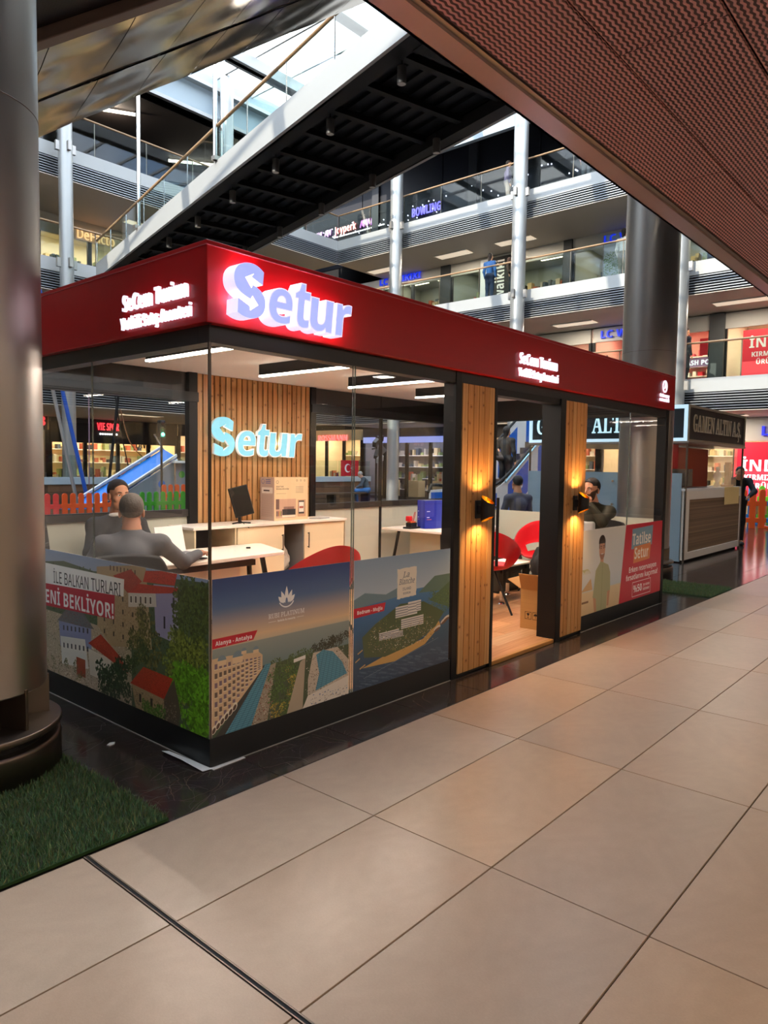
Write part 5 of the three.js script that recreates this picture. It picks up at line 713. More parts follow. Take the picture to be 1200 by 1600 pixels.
{ const t = thing('flag', 'red flag with white crescent and star hung on the glass of the low wall', 'flag', [18.25, 1.08, -16.98]); part('cloth', metres(bb(0, 1.0, 0, 0.62, 0, 0.012)), mat('#c01226', 0.7), t); const cr = new THREE.Shape(); cr.absarc(0, 0, 0.17, 0.5, Math.PI * 2 - 0.5, false); cr.absarc(0.045, 0, 0.135, Math.PI * 2 - 0.62, 0.62, true); part('crescent', ext(cr, 0.004).translate(0.38, 0.31, 0.012), M.white, t); const st = new THREE.Shape(); for (let i = 0; i < 10; i++) { const a = i * Math.PI / 5 + Math.PI, r = i % 2 ? 0.034 : 0.085; i ? st.lineTo(Math.cos(a) * r, Math.sin(a) * r) : st.moveTo(Math.cos(a) * r, Math.sin(a) * r); } part('star', ext(st, 0.004).translate(0.62, 0.31, 0.012), M.white, t); }
{ const t = thing('goods_rack', 'wire rack with blue tubs standing behind the glass of the low wall', 'rack', [16.5, 0, -18]); for (const x of [0, 1.1]) for (const z of [-0.2, 0.2]) part('post', cy(0.015, 2, x, 1, z), M.black, t); for (let j = 0; j < 3; j++) { part('shelf', bb(0, 1.1, 0.9 + j * 0.4, 0.92 + j * 0.4, -0.2, 0.2), M.black, t); for (let i = 0; i < 4; i++) part('tub', rb(0.22, 0.24, 0.28, 0.15 + i * 0.27, 1.05 + j * 0.4, 0, 0.03), mat('#1666c0', 0.5), t); } }
// ---------------------------------------------------------------- ground floor escalator with blue side panels
{
  const t = thing('escalator', 'escalator with bright blue side panels rising behind the far end of the kiosk', 'escalator', [12.25, 0, -6.2], 0.06); const blue = mat('#0f62c8', 0.4), c = Math.tan(30 * Math.PI / 180);
  for (const z of [0, -1.15]) {
    const s = new THREE.Shape(); s.moveTo(-0.9, 0.25); s.lineTo(-0.9, 0.95); s.lineTo(-0.1, 0.98); s.quadraticCurveTo(0.4, 1.02, 0.8, 1.28); s.lineTo(7, 1.28 + 6.2 * c); s.lineTo(7, 0.2 + 6.2 * c); s.lineTo(1.0, 0.35); s.quadraticCurveTo(0.4, 0.02, -0.3, 0.02); s.quadraticCurveTo(-0.9, 0.02, -0.9, 0.25);
    const p = part('side_panel', ext(s, 0.03), M.white, t); p.position.z = z; part('handrail', tube([V(-0.95, 0.9, z + 0.015), V(-0.9, 1.05, z + 0.015), V(0, 1.06, z + 0.015), V(0.8, 1.36, z + 0.015), V(4, 1.36 + 3.2 * c, z + 0.015), V(7, 1.36 + 6.2 * c, z + 0.015)], 0.035, 8), M.rubber, t);
    for (let i = 0; i < 4; i++) { const b = new THREE.Shape(), x0 = i * 1.6 - 0.85, y = (x) => (x < 0.4 ? 0.0 : (x - 0.4) * c); b.moveTo(x0, Math.max(0.1, y(x0) + 0.1)); b.lineTo(x0 + 1.05, y(x0 + 1.05) + 0.1); b.lineTo(x0 + 1.05, y(x0 + 1.05) + 0.9); b.lineTo(x0, y(x0) + 0.9); const bp = part('blue_panel', ext(b, 0.008), blue, t); bp.position.z = z + (z === 0 ? 0.03 : 0.03); if (i && z === 0) { const lt = part('print', ext(shp([[0, 0], [0.4, 0.23], [0.4, 0.3], [0, 0.07]]), 0.003).translate(x0 + 0.35, y(x0 + 0.35) + 0.4, 0.038), M.white, t); } }
  }
  part('step', [...Array(22)].map((_, i) => bb(0.3 + i * 0.3, 0.62 + i * 0.3, -0.1 + i * 0.3 * c, 0.0 + i * 0.3 * c + 0.16, -1.12, 0)), M.steelDark, t, true); part('comb_plate', bb(-0.9, 0.35, 0, 0.05, -1.12, 0), M.steel, t);
  part('inner_strip', bar(V(0.6, 1.16, 0.04), V(6.8, 1.16 + 6.2 * c, 0.04), 0.03), mat('#9fd0e4', 0.3), t);
}
// ---------------------------------------------------------------- shops
let shopNo = 0;
// local x along the front, z = 0 at the glass, the room lies behind
function shop(pos, turn, x0, x1, y, h, { head = '#b9b5ac', back = '#cbb595', wall = '#d8c7a8', bays = 3, light = 6, lc = '#ffe6c0', goods = ['#a8543a', '#3a4a5a', '#c8b48a', '#2d2b2a', '#7a8a5a', '#b8b0a4'], headH = 0.5, shelves = 4, depth = 2.6, closed = 0 } = {}) {
  const s = structure('wall_shopfront', pos, turn), w = x1 - x0; shopNo++;
  part('header', rbb(x0, x1, y + h - headH, y + h, -0.1, 0.02), mat(head, 0.5), s); part('sill', bb(x0, x1, y, y + 0.12, -0.08, 0), M.dark, s);
  for (let i = 0; i <= bays; i++) part('mullion', rbb(x0 + (w * i) / bays - 0.07, x0 + (w * i) / bays + 0.07, y, y + h - headH, -0.1, 0.015), M.blackMetal, s);
  for (let i = 0; i < bays; i++) { const p = shade(new THREE.Mesh(new THREE.PlaneGeometry(w / bays - 0.14, h - headH - 0.12), M.glass)); p.name = 'pane'; p.position.set(x0 + (w * (i + 0.5)) / bays, y + 0.12 + (h - headH - 0.12) / 2, -0.04); s.add(p); }
  part('room', [bb(x0, x1, y, y + h, -depth - 0.06, -depth), bb(x0 - 0.05, x0, y, y + h, -depth, -0.1), bb(x1, x1 + 0.05, y, y + h, -depth, -0.1), bb(x0, x1, y + h - 0.05, y + h, -depth, -0.1)], mat(wall, 0.8), s);
  if (light) { part('ceiling_lamp', [...Array(bays)].map((_, i) => bb(x0 + (w * (i + 0.5)) / bays - 0.5, x0 + (w * (i + 0.5)) / bays + 0.5, y + h - 0.08, y + h - 0.05, -depth * 0.6, -depth * 0.6 + 0.2)), glow(lc, 3), s); area(s, w * 0.8, 0.3, lc, light * 1.5, [(x0 + x1) / 2, y + h - 0.1, -depth * 0.55]); area(s, w * 0.8, 0.3, lc, light * 1.1, [(x0 + x1) / 2, y + h - 0.1, -0.5]); }
  if (shelves) { const sh = [], gd = []; for (let j = 0; j < shelves; j++) { const yy = y + 0.35 + j * ((h - 1.0) / shelves); sh.push(bb(x0 + 0.1, x1 - 0.1, yy, yy + 0.03, -depth + 0.02, -depth + 0.35)); for (let a = x0 + 0.15; a < x1 - 0.3; a += rr(0.14, 0.34)) gd.push([bb(a, a + rr(0.08, 0.2), yy + 0.03, yy + rr(0.12, 0.38), -depth + 0.05, -depth + 0.3), (rnd() * goods.length) | 0]); }
    for (let a = x0 + 0.6; a < x1 - 0.8; a += 1.5) { gd.push([rbb(a, a + 0.7, y + 0.1, y + 0.85, -1.2, -0.7), 2 % goods.length]); for (let k = 0; k < 5; k++) gd.push([bb(a + k * 0.13, a + k * 0.13 + 0.09, y + 0.85, y + rr(0.95, 1.3), -1.1, -0.85), (rnd() * goods.length) | 0]); }
    part('shelf', sh, M.white, s); goods.forEach((c, k) => { const l = gd.filter((q) => q[1] === k).map((q) => q[0]); if (l.length) part('goods', l, mat(c, 0.6), s, true); }); }
  if (closed) part('blind', bb(x0, x1, y + 0.12, y + h - headH, -0.09, -0.06), mat(closed, 0.7), s);
  return s;
}
const sign = (str, f, label, pos, turn, size, width, m, depth = 0.04) => { const t = thing('lettering_sign', label, 'sign', pos, turn); letters(str, f, size, depth, m, t, { width }); return t; };
const KF = 0.9617, R0 = [23, 0, -25], B0 = [-12, 0, -25], B2 = [-12, 0, -22.3], zr = (z) => 2.9065 + (z - 2.9065) * KF + 25, xb = (x) => x + 12, RP = (y, z, x = 22.93) => [x, y, 2.9065 + (z - 2.9065) * KF];
const dk = { light: 0, shelves: 0 };
// right facade, ground floor
shop(R0, FR, zr(-24.9), zr(-21.2), 0, 3.2, { head: '#d8c49c', light: 9, bays: 3 });
shop(R0, FR, zr(-21.1), zr(-15.6), 0, 3.2, { head: '#4a4a52', wall: '#6a6a70', light: 5, lc: '#f4f2ff', bays: 4 });
shop(R0, FR, zr(-15.5), zr(-9), 0, 3.2, { head: '#3a3634', light: 6, bays: 4 });
shop(R0, FR, zr(-8.9), zr(-4.1), 0, 3.2, { head: '#c7c4be', light: 8, bays: 3 });
shop(R0, FR, zr(-4.05), zr(2.5), 0, 3.2, { head: '#c7c4be', wall: '#e0d8cc', light: 8, bays: 4, headH: 0.75 });
sign('ROSSMANN', 'sans_bold', 'red lit lettering over a warm shop seen through the middle of the kiosk', RP(2.68, -24.2), FR, 0.28, 2.05, glow('#ff1428', 0.55));
{ const t = thing('light_box_sign', 'long pale blue light box over the shop right of the red lettering', 'sign', RP(2.55, -21), FR); part('box', rbb(0, 5.2, 0, 0.26, -0.1, 0.03), glow('#8098f0', 0.38), t); }
{ const t = thing('sale_banner', 'big red sale sign with white words behind the picket fences', 'sign', RP(0.5, -4.1), FR); part('panel', bb(0, 4.2, 0, 1.92, 0, 0.03), mat('#d5213c', 0.5, 0, { emissive: C('#d5213c'), emissiveIntensity: 0.25 }), t); const w = glow('#ffffff', 0.6); letters('İNDİRİM', 'sans_bold', 0.36, 0.01, w, t, { x: 0.2, y: 1.0, z: 0.03, width: 2.3 }); letters('KIRMIZI ETİKETLİ', 'sans_bold', 0.17, 0.01, w, t, { x: 0.3, y: 0.72, z: 0.03, width: 1.9 }); letters('ÜRÜNLERDE', 'sans_bold', 0.17, 0.01, w, t, { x: 0.45, y: 0.45, z: 0.03, width: 1.5 }); }
sign('LC WAIKIKI', 'sans_bold', 'blue lettering on the pale header over the red ground floor sale sign', RP(2.62, -3.35), FR, 0.3, 2.8, glow('#1020e8', 0.45, '#2030c0'));
// right facade, first gallery
const h1 = 2.4, h2 = 2.37;
shop(R0, FR, zr(-24), zr(-16.2), L[1], h1, { head: '#bdbab2', light: 7, bays: 4 });
shop(R0, FR, zr(-16.1), zr(-9.4), L[1], h1, { head: '#c4c1ba', wall: '#e6c9c2', light: 8, bays: 4, goods: ['#c22034', '#e8e4de', '#b0303c', '#2c2a2a'] });
shop(R0, FR, zr(-9.3), zr(-5.05), L[1], h1, { head: '#c8c5be', wall: '#d89a94', light: 8, bays: 2, goods: ['#c22034', '#d84a58', '#e8e4de'] });
shop(R0, FR, zr(-4.6), zr(2.6), L[1], h1, { head: '#c8c5be', wall: '#e8dccb', light: 8, bays: 2, goods: ['#b9a891', '#d8cfc4', '#8a3a40'] });
struct('wall_pier', bb(22.85, 23.2, L[1], L[1] + 2.4, -4.75, -4.3), mat('#4a4c4e', 0.5));
sign('LC WAIKIKI', 'sans_bold', 'blue lettering on the first gallery beside the thick column', RP(6.2, -9.0), FR, 0.26, 2.3, glow('#1030e0', 0.4, '#2040c0'));
{ const t = thing('sale_banner', 'tall red sale sign with white words on the first gallery', 'sign', RP(4.5, -4.0), FR); part('panel', bb(0, 3.2, 0, 1.45, 0, 0.03), mat('#c8202e', 0.5, 0, { emissive: C('#c8202e'), emissiveIntensity: 0.2 }), t); const w = mat('#f0ece6', 0.5); letters('İNDİRİM', 'sans_bold', 0.3, 0.01, w, t, { x: 0.18, y: 0.88, z: 0.03, width: 1.9 }); letters('KIRMIZI ETİKETLİ', 'sans_bold', 0.15, 0.01, w, t, { x: 0.26, y: 0.6, z: 0.03, width: 1.7 }); letters('ÜRÜNLERDE', 'sans_bold', 0.15, 0.01, w, t, { x: 0.4, y: 0.36, z: 0.03, width: 1.2 }); }
{ const t = thing('cash_sign', 'white cash point lettering with a red pennant above, inside the first gallery shop', 'sign', RP(4.98, -6.15), FR); letters('CASH POINT', 'sans_bold', 0.16, 0.02, glow('#ffffff', 0.4), t, { x: 0.2, width: 1.25 }); part('board', bb(0.1, 1.5, -0.06, 0.24, -0.03, 0), mat('#b58aa8', 0.6), t); part('pennant', bb(0.75, 1.0, 0.3, 0.85, 0, 0.02), mat('#c01826', 0.6), t); }
// right facade, second gallery
shop(R0, FR, zr(-25), zr(-19.9), L[2], h2, { head: '#c2bfb8', light: 4, bays: 3 });
shop(R0, FR, zr(-19.8), zr(-16.5), L[2], h2, { head: '#c2bfb8', wall: '#9aa0a0', light: 3, bays: 2 });
shop(R0, FR, zr(-16.0), zr(-10.6), L[2], h2, { head: '#b5b2aa', wall: '#8f9a9a', light: 3, bays: 2 });
shop(R0, FR, zr(-10.25), zr(-5.2), L[2], h2, { head: '#c2bfb8', wall: '#a8aca8', light: 3, bays: 2 });
shop(R0, FR, zr(-5.1), zr(2.6), L[2], h2, { head: '#c2bfb8', wall: '#b9c4c8', light: 6, bays: 4 });
for (const [a, b] of [[-15.75, -15.27], [-10.08, -9.74]]) struct('wall_pier', bb(22.9, 23.2, L[2], L[2] + 2.37, a, b), mat('#3c3e40', 0.5));
sign('LC WAIKIKI', 'sans_bold', 'blue lettering on the second gallery, just above the red fascia', RP(9.66, -20.1), FR, 0.26, 2.4, glow('#1030e0', 0.4, '#2040c0'));
sign('LC WAIKIKI', 'sans_bold', 'blue lettering on the second gallery by the green hill poster', RP(9.55, -9.0), FR, 0.26, 2.3, glow('#1030e0', 0.4, '#2040c0'));
{ const t = thing('poster_banner', 'black panel with tall white sideways lettering on the second gallery', 'banner', RP(8.1, -14.4), FR); part('panel', bb(0, 1.6, 0, 1.75, 0, 0.03), M.black, t); const g = new THREE.Group(); g.name = 'wording'; g.position.set(1.12, 0.1, 0.03); g.rotation.z = Math.PI / 2; t.add(g); letters('waikiki', 'sans_bold', 0.42, 0.01, M.white, g, { width: 1.55 }); part('white_strip', bb(0, 0.4, 0, 1.75, 0.03, 0.034), mat('#cfd4d8', 0.5), t); }
{ const tx = canvas(128, 256, (x) => { x.fillStyle = grad(x, 0, 120, [0, '#9cc4e0'], [1, '#e4eef2']); x.fillRect(0, 0, 128, 256); for (let i = 0; i < 50; i++) tree(x, rr(0, 128), rr(110, 256), 16, [92, 128, 60], 14); }); const t = thing('poster_banner', 'poster of green hills under a pale sky on the second gallery', 'poster', RP(8.33, -8.95), FR); part('print', bb(0, 0.9, 0, 1.5, 0, 0.02), mat('#ffffff', 0.5, 0, { map: tx }), t); part('frame', [bb(-0.03, 0, 0, 1.5, 0, 0.03), bb(0.9, 0.93, 0, 1.5, 0, 0.03)], M.steel, t); }
// right facade, top gallery: dark navy panels
{ const s = structure('wall_top', R0, FR); for (let i = 0; i < 7; i++) part('panel', rbb(i * 4.6 + 0.02, i * 4.6 + 4.58, L[3], 15.1, -0.1, 0), mat('#181c28', 0.6), s); for (const z of [-20.4, -14.9, -9.4, -4]) part('pier', rbb(zr(z) - 0.2, zr(z) + 0.2, L[3], 15.1, 0, 0.12), mat('#3d3f44', 0.5), s); part('soffit', bb(0, 32, 15.0, 15.09, 0, 2.3), mat('#b9a98f', 0.7), s); }
sign('BOWLING', 'sans_bold', 'violet lit lettering low on the dark top gallery wall', RP(12.32, -18.2), FR, 0.36, 1.6, glow('#6a4cff', 0.65));
sign('Joyperk', 'sans_bold', 'orange red lit lettering on the dark top gallery wall', RP(12.5, -23.1), FR, 0.34, 1.4, glow('#ff3418', 0.7));
{ const t = thing('neon_sign', 'magenta neon squiggles beside the orange red lettering on the top gallery', 'sign', RP(12.5, -24.2), FR); const m = glow('#d020e0', 0.7); for (const [x, n] of [[-0.5, 3], [0.35, 2], [2.7, 4]]) for (let i = 0; i < n; i++) part('tube', tube([V(x + i * 0.22, 0, 0), V(x + i * 0.22 + 0.1, 0.3, 0), V(x + i * 0.22 + 0.16, 0.05, 0), V(x + i * 0.22 + 0.2, 0.32, 0)], 0.025, 6), m, t); part('white_bar', bb(1.0, 4.2, -0.16, -0.12, 0, 0.03), glow('#ffffff', 1), t); }
{ const t = thing('light_dots', 'scatter of small white lights along the dark top gallery wall', 'lights', [22.92, L[3], -25], FR); const g = []; for (let i = 0; i < 70; i++) g.push(sph(0.03, rr(2, 26), rr(1.3, 2.0), 0.02, 1, 1, 1, 6)); const p = part('bulbs', g, glow('#e8e0ff', 1.5), t, true); part('wire', bb(2, 26, 2.03, 2.04, 0, 0.01), M.black, t); }
// back facade
shop(B0, 0, xb(-9), xb(3), 0, 3.2, { light: 5, bays: 5, head: '#22222a' });
shop(B0, 0, xb(3.1), xb(10.4), 0, 3.2, { light: 4, bays: 4, head: '#1c1c22', wall: '#8a8276' });
shop(B0, 0, xb(10.5), xb(16.1), 0, 3.2, { light: 11, bays: 4, head: '#1b1b20', wall: '#e8d2a4', headH: 0.95 });
shop(B0, 0, xb(16.2), xb(23.6), 0, 3.2, { light: 8, bays: 5, head: '#26242a', wall: '#d8c7a8' });
sign('VIE SPOR', 'sans_bold', 'red lit lettering over the warm shop seen through the side glass', [12.35, 2.78, -24.93], 0, 0.3, 0.95, glow('#ff2038', 0.6));
{ const t = thing('light_row_sign', 'row of small white lit dots under the red words over the warm shop', 'sign', [12.45, 2.6, -24.93]); for (let i = 0; i < 8; i++) part('dot', rb(0.07, 0.07, 0.03, 0.05 + i * 0.1, 0.03, 0, 0.02), glow('#ffffff', 1.2), t); }
{ const t = thing('lettering_sign', 'dark angular lettering with a yellow letter inside the warm shop window', 'sign', [14.15, 2.1, -25.2]); letters('TAV', 'sans_bold', 0.3, 0.02, M.black, t, { width: 0.55 }); letters('N', 'sans_bold', 0.3, 0.02, mat('#d8a81c', 0.5), t, { x: 0.58, width: 0.22 }); }
sign('3', 'sans_bold', 'red lit character over the shop next to the near column', [10.05, 2.85, -24.93], 0, 0.34, 0.26, glow('#ff2038', 0.6));
shop(B0, 0, xb(-6), xb(10.2), L[1], h1, { light: 3, bays: 6, head: '#3a3a3e', wall: '#8e8e90' }); shop(B0, 0, xb(10.3), xb(23.6), L[1], h1, { light: 4, bays: 6, head: '#8e8c88' });
shop(B2, 0, xb(-4), xb(8.9), L[2], h2, { light: 4, bays: 5, head: '#9a9892' }); shop(B2, 0, xb(9), xb(14.4), L[2], h2, { light: 7, bays: 3, head: '#cfc6b4', wall: '#e2d8bc', headH: 0.65 }); shop(B2, 0, xb(14.5), xb(22.8), L[2], h2, { light: 4, bays: 4, head: '#8a8882' });
sign('DeFacto', 'sans_regular', 'warm backlit lettering over the shop at the end of the footbridge', [10.28, 9.34, -22.25], 0, 0.34, 1.45, glow('#ffb870', 0.6));
{ const t = thing('light_box_sign', 'small blue light box hanging in the shop beyond the footbridge', 'sign', [11.6, 8.5, -22.2]); part('box', rbb(0, 0.5, 0, 0.55, -0.06, 0), glow('#2a8ae0', 0.9), t); }
{ const s = structure('wall_top', B0); for (let i = 0; i < 8; i++) part('panel', rbb(i * 4.5 + 0.02, i * 4.5 + 4.48, L[3], 13.38, -0.1, 0), mat('#3a3430', 0.6), s); for (let i = 0; i < 7; i++) part('window_pane', bb(i * 4.5 + 2.9, i * 4.5 + 4.3, L[3] + 0.7, 12.9, 0, 0.03), mat('#5d80b8', 0.1, 0.3), s); }
// soffit lights of the galleries
for (const [x, y, z, l] of [[21.6, L[2] - 0.975, -3.5, 'flat light panel under the second gallery beyond the thick column'], [21.8, L[3] - 0.975, -14.3, 'flat light panel under the top gallery by the tall slender column'], [21.8, L[3] - 0.975, -18, 'flat light panel under the top gallery, before the violet lettering'], [21.8, L[3] - 0.975, -11.5, 'flat light panel under the top gallery, behind the tall slender column'], [21.8, L[1] - 0.975, -4, 'flat light panel under the first gallery over the sale sign'], [21.8, L[1] - 0.975, -12, 'flat light panel under the first gallery over the escalator'], [21.8, L[2] - 0.975, -9, 'flat light panel under the second gallery beside the thick column'], [21.8, L[2] - 0.975, -16, 'flat light panel under the second gallery above the blue lettering']]) {
  const t = thing('soffit_light', l, 'ceiling light', [x, y, z]); part('diffuser', bb(-0.25, 0.25, -0.02, 0.0, -0.75, 0.75), glow('#ffe8c8', 0.28), t); part('frame', [bb(-0.28, -0.25, -0.024, 0.004, -0.78, 0.78), bb(0.25, 0.28, -0.024, 0.004, -0.78, 0.78)], M.white, t); area(t, 0.5, 1.5, '#fff0da', 15, [0, -0.03, 0]);
}
for (const [x, y, z, l] of [[12.2, L[2] + 2.36, -20.9, 'long warm light panel in the ceiling before the shop with backlit lettering'], [14.6, L[2] + 2.36, -21.2, 'second warm light panel in the ceiling before the shop with backlit lettering'], [12, L[1] - 0.975, -21, 'light panel under the first gallery over the warm shop'], [16, L[1] - 0.975, -21, 'light panel under the first gallery between the two red shop names']]) { const t = thing('soffit_light', l, 'ceiling light', [x, y, z]); part('diffuser', bb(-0.75, 0.75, -0.02, 0.0, -0.2, 0.2), glow('#ffe4b8', 0.45), t); part('frame', [bb(-0.78, 0.78, -0.024, 0.004, -0.23, -0.2), bb(-0.78, 0.78, -0.024, 0.004, 0.2, 0.23)], M.white, t); area(t, 1.5, 0.4, '#ffe9c8', 5, [0, -0.03, 0]); }
// shops behind the camera and on the near side, which the glass reflects
shop([14, 0, 9], Math.PI, 0, 9, 0, 3.2, { light: 6, bays: 5, head: '#3a3330' }); shop([5, 0, 9], Math.PI, 0, 7, 0, 3.2, { light: 6, bays: 4, head: '#5a5048' }); shop([-2, 0, 9], Math.PI, 0, 9, 0, 3.2, { light: 6, bays: 5, head: '#2c2c30' });
shop([-10, 0, 2], Math.PI / 2, 0, 9, 0, 3.2, { light: 5, bays: 5, head: '#33302e' }); shop([-10, 0, -8], Math.PI / 2, 0, 9, 0, 3.2, { light: 5, bays: 5, head: '#33302e' });

{ // cluster of black floodlights on a mast, seen through the front glass
  const t = thing('floodlight_mast', 'cluster of small black floodlights on a thin mast, seen through the front glass', 'floodlight', [10.9, 0, -8.6]); part('mast', cy(0.025, 2.2, 0, 1.1), M.blackMetal, t); part('foot', cy(0.2, 0.04, 0, 0.02, 0, 0.24), M.black, t);
  for (const [x, y, z, r, c] of [[-0.08, 2.05, 0.05, 0.5, M.black], [0.1, 1.9, 0.08, -0.6, M.grey], [-0.05, 1.78, 0.05, 0.9, M.black], [0.12, 2.15, 0, 0.2, M.black], [0.02, 1.66, 0.1, 0.4, mat('#9aa4a8', 0.4)]]) { const f = part('floodlight', rb(0.2, 0.15, 0.1, 0, 0, 0, 0.015), c, t); f.position.set(x, y, z); f.rotation.set(0.3, r * 0.7, r); }
  part('crossbar', bar(V(-0.15, 1.9, 0), V(0.18, 1.95, 0), 0.018), M.blackMetal, t);
}
{ // bungee frame with leaning poles and ropes beyond the fences
  const t = thing('bungee_frame', 'leaning blue and steel poles with hanging ropes of a bungee frame beyond the orange fence', 'frame', [6.2, 0, -15]);
  part('pole', bar(V(-0.6, 5.6, 0), V(0.55, 0, 0), 0.045), M.tubeSteel, t); part('pole', bar(V(-0.45, 5.6, 0.1), V(0.8, 0, 0.1), 0.05), mat('#2458b8', 0.4), t); part('pole', bar(V(1.9, 5.6, 0), V(1.2, 0, 0), 0.04), M.blackMetal, t);
  part('rope', tube([V(1.5, 5.6, 0), V(1.45, 3.8, 0.02), V(1.7, 2.2, 0), V(2.0, 0.9, 0)], 0.016, 6), M.black, t); part('rope', tube([V(1.6, 2.9, 0.1), V(1.9, 2.0, 0.1), V(2.3, 1.6, 0.1)], 0.014, 6), mat('#8a5a3a', 0.7), t); part('rope', tube([V(0.75, 5.6, 0), V(0.8, 3, 0), V(0.78, 0.9, 0)], 0.014, 6), mat('#9a7a8a', 0.7), t);
  part('base_bar', rbb(0.3, 2.4, 0, 0.06, -0.1, 0.2), M.blackMetal, t);
}
// ---------------------------------------------------------------- people: blended capsules meshed by surface nets
const smin = (a, b, k) => { const h = Math.max(k - Math.abs(a - b), 0) / k; return Math.min(a, b) - h * h * k * 0.25; };
function cone(p, a, b, r1, r2) { // distance to a tapered capsule
  const bx_ = b[0] - a[0], by = b[1] - a[1], bz = b[2] - a[2], px = p[0] - a[0], py = p[1] - a[1], pz = p[2] - a[2]; const t = Math.min(1, Math.max(0, (px * bx_ + py * by + pz * bz) / (bx_ * bx_ + by * by + bz * bz + 1e-9)));
  return Math.hypot(px - bx_ * t, py - by * t, pz - bz * t) - (r1 + (r2 - r1) * t);
}
function ell(p, c, r) { const x = (p[0] - c[0]) / r[0], y = (p[1] - c[1]) / r[1], z = (p[2] - c[2]) / r[2], k = Math.hypot(x, y, z); return (k - 1) * Math.min(r[0], r[1], r[2]); }
function meshField(f, lo, hi, cell) {
  const n = [0, 1, 2].map((i) => Math.max(3, Math.ceil((hi[i] - lo[i]) / cell) + 1)), [nx, ny, nz] = n, D = new Float32Array(nx * ny * nz), id = (x, y, z) => (z * ny + y) * nx + x;
  for (let z = 0; z < nz; z++) for (let y = 0; y < ny; y++) for (let x = 0; x < nx; x++) D[id(x, y, z)] = f([lo[0] + x * cell, lo[1] + y * cell, lo[2] + z * cell]);
  const vid = new Int32Array(nx * ny * nz).fill(-1), P = [], I = [];
  const corners = []; for (let i = 0; i < 8; i++) corners.push([i & 1, (i >> 1) & 1, (i >> 2) & 1]);
  for (let z = 0; z < nz - 1; z++) for (let y = 0; y < ny - 1; y++) for (let x = 0; x < nx - 1; x++) {
    let m = 0; const d = corners.map(([a, b, c], i) => { const v = D[id(x + a, y + b, z + c)]; if (v < 0) m |= 1 << i; return v; }); if (m === 0 || m === 255) continue;
    let sx = 0, sy = 0, sz = 0, k = 0; for (let i = 0; i < 8; i++) for (const b of [1, 2, 4]) { const j = i | b; if (i & b || (d[i] < 0) === (d[j] < 0)) continue; const t = d[i] / (d[i] - d[j]); sx += corners[i][0] + (corners[j][0] - corners[i][0]) * t; sy += corners[i][1] + (corners[j][1] - corners[i][1]) * t; sz += corners[i][2] + (corners[j][2] - corners[i][2]) * t; k++; }
    vid[id(x, y, z)] = P.length / 3; P.push(lo[0] + (x + sx / k) * cell, lo[1] + (y + sy / k) * cell, lo[2] + (z + sz / k) * cell);
  }
  const quad = (a, b, c, d, fl) => { if (a < 0 || b < 0 || c < 0 || d < 0) return; fl ? I.push(a, b, c, a, c, d) : I.push(a, c, b, a, d, c); };
  for (let z = 1; z < nz - 1; z++) for (let y = 1; y < ny - 1; y++) for (let x = 1; x < nx - 1; x++) {
    const s = D[id(x, y, z)] < 0;
    if (s !== D[id(x + 1, y, z)] < 0) quad(vid[id(x, y - 1, z - 1)], vid[id(x, y, z - 1)], vid[id(x, y, z)], vid[id(x, y - 1, z)], s);
    if (s !== D[id(x, y + 1, z)] < 0) quad(vid[id(x - 1, y, z - 1)], vid[id(x - 1, y, z)], vid[id(x, y, z)], vid[id(x, y, z - 1)], s);
    if (s !== D[id(x, y, z + 1)] < 0) quad(vid[id(x - 1, y - 1, z)], vid[id(x, y - 1, z)], vid[id(x, y, z)], vid[id(x - 1, y, z)], s);
  }
  const g = new THREE.BufferGeometry(); g.setAttribute('position', new THREE.BufferAttribute(new Float32Array(P), 3)); g.setIndex(I); g.computeVertexNormals(); g.setAttribute('uv', new THREE.BufferAttribute(new Float32Array((P.length / 3) * 2), 2)); return g;
}
function solid(bones, cell, k, cut) { // bones: [a, b, r1, r2] or {c, r}
  const lo = [9, 9, 9], hi = [-9, -9, -9]; for (const b of bones) for (const [p, r] of b.c ? [[b.c, Math.max(...b.r)]] : [[b[0], b[2]], [b[1], b[3]]]) for (let i = 0; i < 3; i++) { lo[i] = Math.min(lo[i], p[i] - r - cell * 3); hi[i] = Math.max(hi[i], p[i] + r + cell * 3); }
  return meshField((p) => { let d = 9; for (const b of bones) d = smin(d, b.c ? ell(p, b.c, b.r) : cone(p, b[0], b[1], b[2], b[3]), k); return cut ? Math.max(d, cut(p)) : d; }, lo, hi, cell);
}
const lerp3 = (a, b, t) => a.map((v, i) => v + (b[i] - v) * t), add3 = (a, b) => a.map((v, i) => v + b[i]);
